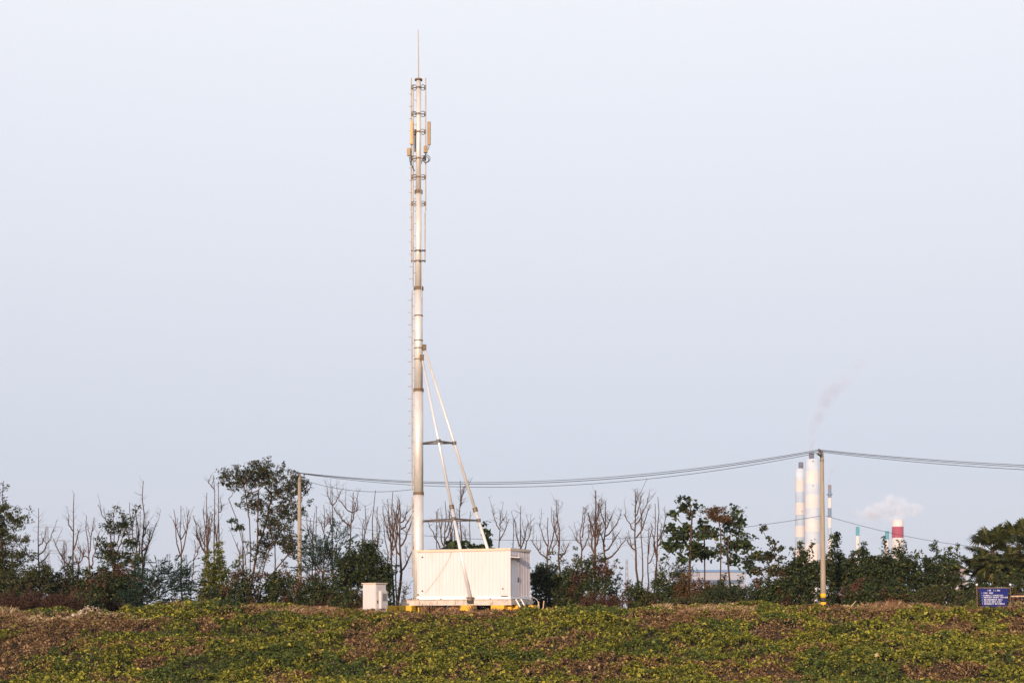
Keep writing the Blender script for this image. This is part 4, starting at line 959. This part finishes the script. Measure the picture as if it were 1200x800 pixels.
Pl('small_tree', 'little tuft of leaves on a thin stem left of the big tree', 'tree', 88.5, [(273, 611, 5, 3), (281, 618, 5, 4), (275, 620, 6, 3)], 'lf_dark', ls=.17, dens=40, cr=.2, per=12, seed=14, base_px=(286,), trunk_px=[(286, 680), (286, 640)], group=sh)
Pl('shrub', 'brown stemmed bush tangled with dead vines at the big tree foot', 'shrub', 84.5, [(284, 692, 18, 24), (268, 702, 12, 16)], 'lf_mix', ls=.14, dens=15, cr=.28, per=22, seed=15, bark='bark_red', sprig=12, group=sh)
Pl('shrub', 'dark bush with a few golden leaves below the left pole', 'shrub', 85.5, [(318, 690, 22, 26), (342, 694, 16, 22)], 'lf_mix', ls=.15, dens=14, cr=.28, per=22, seed=16, sprig=12, group=sh)
Pl('feathery_tree', 'feathery tree with layered fronds right of the left pole', 'tree', 86.5, [(378, 650, 22, 14), (398, 632, 14, 8), (366, 666, 18, 16), (392, 664, 18, 14), (396, 620, 10, 5), (360, 640, 8, 8)], 'lf_blue', ls=.15, dens=11, style='frond', flen=.8, pairs=9, seed=17, base_px=(378,), trunk_px=[(378, 700), (379, 670)], sprig=10, group=sh)
Pl('shrub', 'shadowy bush below the feathery tree', 'shrub', 84.8, [(368, 695, 22, 22), (390, 695, 16, 20), (352, 704, 10, 12)], 'lf_mix', ls=.15, dens=16, cr=.30, per=24, seed=18, group=sh)
Pl('shrub', 'rounded dense dark bush behind the grey cabinet', 'shrub', 85.5, [(428, 664, 26, 24), (408, 676, 18, 26), (448, 672, 14, 20), (432, 644, 14, 10), (452, 690, 10, 20)], 'lf_dark', ls=.16, dens=13, cr=.32, per=26, seed=19, sprig=18, group=sh)
Pl('shrub', 'black green undergrowth bush just left of the cabinet', 'shrub', 82.8, [(408, 702, 16, 14), (395, 706, 10, 10), (428, 702, 12, 14)], 'lf_mix', ls=.13, dens=22, cr=.25, per=24, seed=20, group=sh)
Pl('shrub', 'sparse grey twiggy bush left of the mast foot', 'shrub', 86, [(474, 692, 9, 12), (468, 700, 8, 10)], 'lf_olive', ls=.11, dens=12, cr=.25, per=12, seed=21, bark='bark_grey', twigs=30, group=sh)
Pl('leafy_tree', 'tall narrow large leaved tree top above the cabin roof', 'tree', 86, [(571, 614, 5, 6), (571, 630, 9, 9), (566, 645, 10, 9), (574, 655, 10, 12)], 'lf_pau', ls=.30, dens=11, style='broad', cr=.28, per=12, seed=22, base_px=(571,), trunk_px=[(571, 690), (571, 650)], group=sh)
Pl('shrub', 'large leaved bush peeping over the middle of cabin roof', 'shrub', 86.5, [(552, 638, 10, 8), (540, 642, 10, 6), (525, 640, 6, 8), (533, 650, 20, 14), (553, 655, 14, 14)], 'lf_pau', ls=.27, dens=10, style='broad', cr=.28, per=12, seed=23, group=sh)
Pl('shrub', 'low dark scrub behind the platform under the cabin', 'shrub', 86, [(485, 712, 16, 6), (515, 712, 20, 6), (550, 712, 22, 6), (585, 712, 22, 6), (612, 711, 16, 7)], 'lf_mix', ls=.14, dens=26, cr=.25, per=22, seed=52, wood_share=.4, group=sh)
Pl('shrub', 'wide dark bush with pale flecks right of the cabin', 'shrub', 85.5, [(645, 686, 22, 24), (630, 680, 12, 18), (662, 686, 16, 20), (640, 668, 10, 8)], 'lf_dark', ls=.15, dens=14, cr=.30, per=26, seed=24, sprig=12, group=sh)
Pl('shrub', 'tall bush with red brown dead stems under the thickest trunk', 'shrub', 85, [(690, 680, 24, 28), (672, 692, 14, 20), (712, 672, 10, 16), (676, 656, 8, 8), (702, 655, 12, 8)], 'lf_mix', ls=.15, dens=12, cr=.28, per=22, seed=25, bark='bark_red', sprig=24, group=sh)
Pl('dead_shrub', 'red brown dead scrub right of the tall bush', 'shrub', 82.5, [(700, 704, 22, 12), (722, 706, 14, 9)], 'lf_dead', ls=.11, dens=22, cr=.25, per=22, seed=26, bark='bark_red', wid=.3, group=sh)
Pl('shrub', 'loose leaning bush tips in front of the slim lattice mast', 'shrub', 86, [(722, 684, 8, 12), (716, 696, 10, 12)], 'lf_dark', ls=.17, dens=12, cr=.22, per=12, seed=27, sprig=6, group=sh)
Pl('shrub', 'low round bush below the long tipped bare tree', 'shrub', 85, [(748, 698, 18, 14), (740, 690, 10, 8), (760, 702, 12, 12)], 'lf_mix', ls=.15, dens=17, cr=.26, per=24, seed=28, group=sh)
Pl('shrub', 'mixed green bush at the foot of right forked bare tree', 'shrub', 85, [(780, 696, 18, 16), (772, 682, 8, 12), (796, 690, 14, 18)], 'lf_dark', ls=.16, dens=14, cr=.28, per=22, seed=29, sprig=8, group=sh)
Pl('shrub', 'greyish twiggy bush between bare trees and broadleaf tree', 'shrub', 88, [(785, 672, 16, 16), (800, 672, 12, 14)], 'lf_olive', ls=.12, dens=9, cr=.28, per=16, seed=30, bark='bark_grey', twigs=60, group=sh)
pau = [(794, 584, 6, 5), (808, 586, 6, 5), (790, 602, 9, 6), (810, 600, 8, 8), (787, 622, 8, 7), (797, 640, 9, 6), (784, 640, 7, 9), (805, 617, 7, 4), (812, 650, 9, 5), (798, 655, 8, 5), (779, 648, 5, 6), (818, 625, 8, 6)]
pau += [(801, 628, 14, 10), (800, 596, 10, 8), (812, 640, 12, 8)]
Pl('broadleaf_tree', 'large leaved tree with straight trunk and clumps of leaves', 'tree', 86, pau, 'lf_pau', ls=.27, dens=11, style='broad', cr=.40, per=11, seed=31, base_px=(808,), trunk_px=[(808, 690), (808, 655), (809, 620), (810, 600)], rtip=.016, shell=.6, bark='bark_bare', group=sh)
pau2 = [(822, 597, 6, 5), (826, 612, 8, 6), (832, 628, 10, 6), (822, 640, 8, 5), (838, 640, 9, 6)]
pau2 += [(828, 622, 14, 12), (830, 650, 14, 8)]
Pl('broadleaf_tree', 'slimmer broadleaf tree left of the brown topped tree', 'tree', 87.5, pau2, 'lf_pau', ls=.25, dens=9, style='broad', cr=.40, per=10, seed=32, base_px=(826,), trunk_px=[(826, 690), (825, 650), (824, 620)], bark='bark_bare', group=sh)
Pl('brown_topped_tree', 'tree with a rusty brown crown top between green trees', 'tree', 84.8, [(838, 598, 14, 5), (846, 607, 12, 7), (834, 606, 8, 6)], 'lf_brown', ls=.13, dens=30, cr=.24, per=26, seed=33, base_px=(845,), trunk_px=[(844, 690), (844, 650), (843, 620)], bark='bark_bare', group=sh)
pau3 = [(862, 596, 6, 4), (868, 604, 6, 4), (852, 620, 10, 7), (866, 622, 12, 7), (850, 640, 12, 6), (872, 640, 12, 8), (882, 630, 8, 6), (860, 655, 12, 6), (886, 650, 10, 8), (880, 665, 10, 7)]
pau3 += [(858, 612, 16, 10), (864, 636, 20, 10), (872, 656, 16, 8)]
Pl('broadleaf_tree', 'open broadleaf tree right of the brown topped crown', 'tree', 86.5, pau3, 'lf_pau', ls=.22, dens=8.5, style='broad', cr=.38, per=11, seed=34, base_px=(858,), trunk_px=[(856, 690), (852, 655), (852, 630)], bark='bark_dark', shell=.6, group=sh)
Pl('broadleaf_tree', 'airy low tree whose leaves spread over the gap before chimneys', 'tree', 86, [(893, 618, 6, 4), (903, 634, 6, 4), (912, 642, 8, 5), (897, 652, 12, 7), (915, 655, 9, 6), (885, 670, 12, 8), (905, 668, 12, 8), (922, 668, 8, 6)], 'lf_tree', ls=.19, dens=12, style='broad', cr=.3, per=13, seed=35, base_px=(900,), trunk_px=[(898, 700), (899, 680)], shell=.6, group=sh)
Pl('shrub', 'brownish twiggy bush round the straight broadleaf trunk', 'shrub', 84.5, [(810, 688, 20, 20), (798, 700, 14, 12), (826, 690, 10, 14)], 'lf_brown', ls=.12, dens=11, cr=.26, per=16, seed=36, bark='bark_bare', twigs=70, group=sh)
Pl('shrub', 'green bush low in front of the straight broadleaf trunk', 'shrub', 83.6, [(792, 706, 14, 9), (818, 704, 12, 9)], 'lf_olive', ls=.13, dens=20, cr=.24, per=20, seed=37, group=sh)
Pl('reed_clump', 'dark arching reeds in front of the blue roofed hall', 'reeds', 84, [(842, 698, 18, 15), (866, 700, 16, 13), (878, 692, 10, 10)], 'lf_dark', ls=.42, dens=16, cr=.25, per=14, seed=38, wid=.09, group=sh)
Pl('shrub', 'dark undergrowth bush just behind the arching reeds', 'shrub', 85.4, [(838, 696, 16, 14), (858, 697, 16, 13), (824, 698, 10, 12)], 'lf_mix', ls=.16, dens=16, cr=.28, per=24, seed=51, sprig=8, group=sh)
Pl('shrub', 'dark bush left of the chimneys under the airy tree', 'shrub', 85, [(900, 694, 20, 20), (884, 698, 12, 14), (918, 690, 16, 22)], 'lf_mix', ls=.16, dens=13, cr=.28, per=24, seed=39, sprig=12, group=sh)
Pl('shrub', 'dark leafy bush in front of the two wide chimneys', 'shrub', 86, [(940, 682, 24, 30), (930, 668, 12, 12), (953, 672, 12, 16), (943, 652, 6, 10), (915, 670, 8, 8)], 'lf_dark', ls=.18, dens=12, cr=.30, per=24, seed=40, sprig=12, group=sh)
Pl('shrub', 'bush rising to a peak just right of the banded pole', 'shrub', 86, [(980, 676, 20, 34), (978, 640, 6, 14), (979, 628, 4, 9), (992, 672, 14, 20)], 'lf_dark', ls=.18, dens=12, cr=.30, per=24, seed=41, sprig=12, group=sh)
Pl('shrub', 'dense bush below the free standing teal topped chimney', 'shrub', 85.7, [(1012, 678, 22, 33), (1008, 652, 8, 10), (1024, 668, 14, 20)], 'lf_dark', ls=.18, dens=12, cr=.30, per=24, seed=42, sprig=10, group=sh)
Pl('shrub', 'dense bush below the crimson banded chimney', 'shrub', 86, [(1050, 678, 24, 33), (1038, 664, 12, 18), (1064, 664, 12, 18)], 'lf_dark', ls=.18, dens=12, cr=.30, per=24, seed=43, sprig=10, group=sh)
Pl('shrub', 'tall loose bush between crimson banded chimney and palms', 'shrub', 86, [(1090, 680, 22, 32), (1094, 643, 4, 9), (1104, 657, 8, 12), (1084, 664, 10, 12)], 'lf_dark', ls=.18, dens=11, cr=.30, per=22, seed=44, sprig=14, group=sh)
Pl('shrub', 'narrow bush touching the left palm', 'shrub', 86.5, [(1118, 682, 13, 32), (1117, 655, 6, 14), (1126, 698, 12, 16)], 'lf_mid', ls=.17, dens=12, cr=.28, per=22, seed=45, sprig=14, group=sh)
Pl('shrub', 'low greener bush under the tall loose bush', 'shrub', 84, [(1078, 700, 18, 14), (1096, 698, 14, 14)], 'lf_olive', ls=.15, dens=16, cr=.26, per=20, seed=46, group=sh)
Pl('shrub', 'bush with hanging dead stems in the middle of the right thicket', 'shrub', 84.3, [(1020, 696, 22, 18), (1046, 696, 20, 16), (998, 698, 14, 16)], 'lf_mix', ls=.15, dens=16, cr=.28, per=22, seed=47, bark='bark_bare', sprig=10, group=sh)
Pl('shrub', 'green leafy bush between the palms and the blue board', 'shrub', 82.5, [(1184, 676, 18, 10), (1196, 686, 18, 14), (1172, 682, 8, 8), (1215, 680, 20, 20)], 'lf_mid', ls=.16, dens=15, style='frond', flen=.5, pairs=6, seed=48, group=sh)
Pl('dead_shrub', 'hanging red brown dead foliage behind the plank rail', 'shrub', 80.5, [(1195, 706, 14, 9), (1215, 706, 16, 10), (1240, 704, 18, 12)], 'lf_dead', ls=.13, dens=26, cr=.2, per=22, seed=49, bark='bark_red', wid=.25, group=sh)
Pl('dead_shrub', 'dark brown scrub under the palms left of the blue board', 'shrub', 83, [(1134, 704, 14, 14), (1150, 700, 14, 16), (1170, 698, 16, 14)], 'lf_mix', ls=.14, dens=18, cr=.25, per=20, seed=50, bark='bark_red', group=sh)
# off-frame neighbours so the thicket goes on to the sides
for k, (px, lab) in enumerate(((-70, 'dark bush beyond the left edge of the view'), (-120, 'far left dark bush past the view'), (1245, 'dark bush beyond the palms at the right edge'), (1290, 'far right dark bush past the palms'))):
    Pl('shrub', lab, 'shrub', 87, [(px, 680, 26, 34), (px+18, 690, 18, 24)], 'lf_dark', ls=.19, dens=7, cr=.34, per=22, seed=60+k, group=sh)
# small mounds on the slope
sm = 'small bushes on the bank slope'
Pl('vine_mound', 'dark green vine mound on the left slope under the big tree', 'bush', 75.4, [(268, 724, 17, 13), (284, 733, 17, 10), (255, 736, 11, 9)], 'lf_mid', ls=.13, dens=34, cr=.20, per=24, seed=70, group=sm, low=False)
Pl('vine_mound', 'bright yellow green vines draping the left slope mound', 'bush', 74.3, [(255, 738, 8, 7), (290, 740, 14, 7), (272, 749, 12, 6), (264, 728, 5, 5)], 'lf_yel', ls=.13, dens=42, cr=.18, per=20, seed=71, group=sm)
Pl('vine_mound', 'green and yellow hump on the crest right of the cabin', 'bush', 76.3, [(690, 714, 20, 6), (665, 718, 14, 5)], 'lf_yel', ls=.12, dens=46, cr=.18, per=22, seed=72, group=sm)
Pl('vine_mound', 'leafy hump on the crest left of the banded pole', 'bush', 76.0, [(902, 716, 16, 7), (920, 720, 16, 5)], 'lf_yel', ls=.13, dens=40, cr=.18, per=22, seed=73, group=sm)
Pl('vine_mound', 'yellow green hump touching the blue board', 'bush', 76.9, [(1141, 711, 9, 8), (1150, 713, 6, 5)], 'lf_yel', ls=.11, dens=60, cr=.16, per=22, seed=74, group=sm)
Pl('vine_mound', 'little dark green tuft on the right slope', 'bush', 74.5, [(1086, 729, 5, 4)], 'gr_dark', ls=.12, dens=70, cr=.16, per=24, seed=75, group=sm)
Pl('vine_mound', 'bright green patch of low weeds at the far left slope', 'bush', 73.5, [(4, 748, 11, 4), (-8, 750, 9, 4)], 'lf_yel', ls=.14, dens=60, cr=.16, per=22, seed=76, group=sm)
Pl('vine_mound', 'small green tuft right of the pale rubble heap', 'bush', 76, [(151, 727, 6, 6)], 'gr_dark', ls=.11, dens=60, cr=.16, per=22, seed=77, group=sm)
Pl('vine_mound', 'orange and gold tuft right of the banded pole', 'bush', 78.5, [(1018, 703, 6, 5), (1012, 698, 4, 3), (1026, 707, 5, 4)], 'gr_tan', ls=.15, dens=60, cr=.18, per=18, seed=78, wid=.3, group=sm)

# ------------------------------------------------------------------ fan palms
def palm(px, top, D, label, nf, seed, low_skirt=True, rad=1.9):
    rg = np.random.default_rng(seed); x = X(px, D); z0 = H(x, D); zc = Z(top, D)
    t = thing('fan_palm', (x, D, z0-.05), label, 'palm tree', 'fan palms at the right edge')
    b = MB(); b.tube([(x, D, z0-.2), (x+.05, D, (z0+zc)/2), (x, D, zc)], [.11, .10, .11], 10); b.build('trunk', M['bark_dark'], t)
    Vs = []; Fs = []; n = 0
    pb = MB()
    for k in range(nf):
        f = k/nf; az = k*2.399+rg.normal()*.2; el = R(68)-f*R(148)+rg.normal()*.1
        d = np.array([math.cos(az)*math.cos(el), math.sin(az)*math.cos(el), math.sin(el)])
        L_ = rad*rg.uniform(.45, .7); c = np.array([x, D, zc-.12-f*.5]); q = c+d*L_; q[2] -= .10*(1-abs(math.sin(el)))
        pb.tube([tuple(c), tuple((c+q)/2+[0, 0, .05]), tuple(q)], [.022, .018, .014], 4, False)
        up = np.array([0, 0, 1.]) if abs(d[2]) < .95 else np.array([1., 0, 0])
        side = np.cross(d, up); side /= np.linalg.norm(side); nn = np.cross(side, d)
        R_ = rg.uniform(.6, .85)*rad/1.6
        m = 20
        for j in range(m):
            a = (j/(m-1)-.5)*R(265); dd = d*math.cos(a)+side*math.sin(a)+nn*(.16-abs(a)*.06)
            l = R_*(1-.12*abs(a))*rg.uniform(.9, 1.08); wv = np.cross(dd, nn); wv /= np.linalg.norm(wv)+1e-9
            g = .062; tip = q+dd*l; tip[2] -= .34*l*l*(.6+.6*abs(math.sin(a))); mid = q+dd*l*.55
            Vs += [q, mid-wv*g+nn*.01, tip, mid+wv*g+nn*.01]; Fs.append([n, n+1, n+2, n+3]); n += 4
    pb.build('petioles', M['lf_olive'], t)
    raw_mesh('fronds', np.array(Vs), np.array(Fs), M['lf_palm'], parent=t, off=t.location)
palm(1163, 641, 84.5, 'left fan palm whose folded frond sticks up beside the sky', 44, 11)
palm(1194, 637, 86, 'taller fan palm cut by the right edge', 48, 12)
palm(1148, 668, 85.2, 'short fan palm drooping behind the blue board', 34, 13, rad=1.6)
palm(1178, 668, 84.2, 'middle low fan palm with hanging yellowed fronds', 34, 14, rad=1.7)
palm(1216, 648, 85, 'fan palm just outside the right edge', 36, 15)

# ------------------------------------------------------------------ ground cover of the bank
rg = np.random.default_rng(99)
NLV = 740000
x = rg.uniform(-38, 38, NLV); y = rg.uniform(55.5, 80.5, NLV)
keep = ~((y > 77.2) & (rg.uniform(size=NLV) < .35)); x, y = x[keep], y[keep]
gz = h(x, y); px = 600+x/(.0006*y); py = HOR-(gz-CAMZ)/(.0006*y)
canopy = .03+.44*np.clip(fbm(x/.62, y/.55, 4)*2.2-.6, 0, 1)+.34*np.clip(fbm(x/2.3+9, y/1.9, 3)*2.4-.8, 0, 1)
canopy *= np.where(y > 75.6, .6, 1)*np.clip((y-59)/4, .12, 1)
canopy = np.where((y > 76.3) & (px > 440) & (px < 640), canopy*.45, canopy)
z = gz+canopy-rg.beta(1.2, 3, len(x))*.16
bn = fbm(x/2.4+31, y/1.5+3, 4); gn = fbm(x/1.3+71, y/.8+13, 3); yn = fbm(x/3.5+51, y/2.0+23, 3); dn = fbm(x/4.2+91, y/2.2+43, 3)
wbrown = np.clip((bn-.52)*6.0, 0, 1)*.8+.12; wdark = np.clip((dn-.54)*6, 0, 1)*.7; wyel = .035+.16*np.clip((yn-.48)*5, 0, 1); wtan = .02+0*x
def blob(cx, cy, rx, ry, rot=0):
    dx, dy = px-cx, py-cy; c, s_ = math.cos(R(rot)), math.sin(R(rot))
    u_, v_ = dx*c+dy*s_, -dx*s_+dy*c
    dd = (u_/rx)**2+(v_/ry)**2; return np.clip(1.35-dd+(gn-.5)*2.4, 0, 1)
for b_ in ((50, 754, 90, 15, -14), (20, 775, 50, 14, -20), (0, 735, 60, 12, 0), (70, 735, 50, 10, 0), (95, 742, 60, 8, 0), (175, 783, 24, 8, 0), (165, 741, 34, 7, 0), (240, 741, 14, 10, 0), (420, 757, 16, 8, 0), (435, 773, 22, 8, 0),
           (500, 728, 40, 8, 0), (560, 726, 50, 9, 0), (460, 790, 26, 6, 0), (690, 790, 26, 8, 0), (795, 733, 42, 11, -10), (850, 726, 30, 6, 0), (876, 796, 36, 7, 0), (925, 748, 34, 9, 0), (960, 722, 40, 6, 0), (1040, 724, 40, 8, 0),
           (1115, 742, 26, 9, 0), (1100, 795, 46, 8, 0), (640, 735, 12, 8, 0), (300, 722, 40, 6, 0), (370, 722, 50, 6, 0), (905, 795, 30, 8, 0), (1190, 740, 20, 10, 0), (1160, 720, 40, 5, 0)):
    kb = np.clip(blob(*b_)*1.6, 0, 1); wbrown = np.maximum(wbrown, .97*kb); wyel *= 1-.8*kb; wdark *= 1-.9*kb
for b_ in ((255, 786, 95, 14, -6), (335, 782, 30, 10, 0), (390, 792, 60, 8, 0), (760, 768, 30, 8, 0), (1010, 775, 40, 8, 0)):
    k = blob(*b_); wdark = np.maximum(wdark, .9*k); wbrown *= 1-.85*k; wyel *= 1-.85*k
for b_ in ((345, 742, 40, 12, 0), (655, 738, 60, 16, 0), (1050, 758, 50, 8, 0), (500, 780, 60, 10, 0), (1150, 760, 50, 14, 0), (920, 728, 24, 6, 0), (690, 712, 24, 6, 0), (980, 750, 60, 12, 0)):
    k = blob(*b_); wyel = np.maximum(wyel, .24*k); wbrown *= 1-.55*k
for b_ in ((40, 728, 60, 8, 0), (130, 733, 45, 6, 0), (1010, 718, 70, 4, 0), (845, 718, 60, 4, 0), (330, 720, 90, 4, 0)):
    wtan = np.maximum(wtan, .5*blob(*b_))
def clumpy(a, b_, k=.58, sc_=.42):
    q = vnoise(x/sc_+a, y/sc_+b_); q = np.clip((q-.5)*1.35+.5, 0, 1); return k*q+(1-k)*rg.uniform(size=len(x))
kind = np.zeros(len(x), int)
kind[clumpy(3, 7) < wbrown] = 2
kind[clumpy(13, 37, .6) < wdark] = 3
kind[clumpy(53, 17, .5) < wtan] = 4
u = rg.uniform(size=len(x)); kind[(u < wyel)] = 1
size = np.where(kind == 1, .105, np.where(kind == 2, .09, .118))*(1+.8*(rg.uniform(size=len(x)) < .12))
# gaps where bare earth and old leaves show
hole = (fbm(x/1.1+5, y/.7+8, 3) < .36) & (kind != 4) & (rg.uniform(size=len(x)) < .6)
k = ~hole; x, y, z, kind, size, px = x[k], y[k], z[k], kind[k], size[k], px[k]
V, F = leaf_quads(np.stack([x, y, z], -1), size, rg, wid=.75, up=1.1, nbias=np.array([0, -.35, 0]), fold=.12)
print('ground leaves', len(F), 'plant leaves', NL[0])
tag(raw_mesh('ground_cover', V, F, [M['gr_green'], M['gr_yellow'], M['gr_brown'], M['gr_dark'], M['gr_tan']], kind), 'low tangle of vines and withered leaves covering the bank', 'ground cover', kind='stuff')

# dry grass and stalks
def blades(n, xs, ys, hts, lean, wd, rg):
    gz = h(xs, ys); a = rg.uniform(0, 6.283, n); w2 = wd/2; ln = rg.normal(size=(n, 2))*lean*hts[:, None]
    b0 = np.stack([xs-np.cos(a)*w2, ys-np.sin(a)*w2, gz-.02], -1); b1 = np.stack([xs+np.cos(a)*w2, ys+np.sin(a)*w2, gz-.02], -1)
    m0 = np.stack([xs+ln[:, 0]*.35+np.cos(a)*w2*.8, ys+ln[:, 1]*.35, gz+hts*.6], -1); tp = np.stack([xs+ln[:, 0], ys+ln[:, 1], gz+hts], -1)
    return np.stack([b0, b1, m0, tp], 1).reshape(-1, 3), np.arange(4*n).reshape(n, 4)
pat = [(486, 536, 78.0, 78.6, .62, 1500, 'gr_rust', .3), (553, 574, 78.0, 78.6, .55, 700, 'gr_rust', .3), (606, 622, 77.8, 78.4, .5, 400, 'gr_rust', .3), (420, 470, 77.6, 78.3, .42, 900, 'gr_rust', .3), (590, 606, 77.8, 78.4, .35, 300, 'gr_rust', .3),  # px range, distance range, height, count, material, lean
    (-60, 130, 74.5, 80, .30, 9000, 'gr_tan', .5), (-60, 60, 75.5, 79, .38, 3500, 'gr_rust', .5), (120, 250, 75.5, 81, .30, 6000, 'gr_rust', .5), (240, 430, 76.0, 82, .34, 13000, 'gr_rust', .45), (240, 430, 76.0, 80, .30, 3500, 'gr_tan', .45),
    (490, 660, 75.0, 78.2, .24, 7500, 'gr_rust', .5), (440, 640, 77.2, 79.6, .22, 4500, 'gr_rust', .5), (770, 890, 76.2, 81, .36, 7500, 'gr_rust', .45), (800, 880, 76.2, 80, .34, 2500, 'gr_tan', .45),
    (930, 1125, 76.2, 80.5, .36, 9500, 'gr_rust', .45), (1012, 1062, 77, 80, .42, 3600, 'gr_tan', .4), (1030, 1058, 77, 80, .55, 2500, 'gr_rust', .4), (1120, 1260, 76.5, 80, .32, 5000, 'gr_rust', .5),
    (1180, 1260, 77, 80, .5, 2500, 'gr_tan', .5), (650, 780, 77, 81, .28, 4500, 'gr_rust', .5), (-60, 1260, 64, 77, .22, 16000, 'gr_rust', .9), (-60, 1260, 64, 77, .20, 6000, 'gr_tan', .9)]
parts = []; mi = []
for (a, b_, d0, d1, ht, n, m_, ln) in pat:
    n = int(n*(.9 if d1 > 77.5 else 1.6)); ht *= .85; ln *= .8
    D_ = rg.uniform(d0, d1, n); p_ = rg.uniform(a, b_, n); xs = (p_-600)*.0006*D_
    kp = fbm(xs/1.1+n, D_/.9, 3) > .5; xs, D_ = xs[kp], D_[kp]; m = len(xs)
    parts.append(blades(m, xs, D_, ht*rg.uniform(.35, 1.25, m)*(.55+.9*fbm(xs/1.2, D_/1.2, 2)), ln, .016, rg)); mi += [0 if m_ == 'gr_tan' else 1]*m
for k in range(170):
    px_ = rg.uniform(-60, 1250); D_ = rg.uniform(75.2, 79.5)
    if 415 < px_ < 640 and D_ > 77.3: continue
    if 72 < px_ < 240 or 640 < px_ < 745 or 875 < px_ < 945 or 1125 < px_ < 1160: continue
    n = int(rg.uniform(50, 190)); hq = rg.uniform(.15, .40)*(1.25 if (px_ < 120 or 1000 < px_ < 1070) else 1)
    rr = rg.uniform(.12, .5); xs = X(px_, D_)+rg.normal(size=n)*rr; ys = D_+rg.normal(size=n)*rr*.6
    parts.append(blades(n, xs, ys, hq*rg.uniform(.4, 1.4, n), .42, .015, rg)); mi += [int(rg.uniform() < .75)]*n
V, F = merge(parts)
tag(raw_mesh('dry_grass', V, F, [M['gr_tan'], M['gr_rust']], mi), 'dry straw coloured grass along the crest of the bank', 'dry grass', kind='stuff')
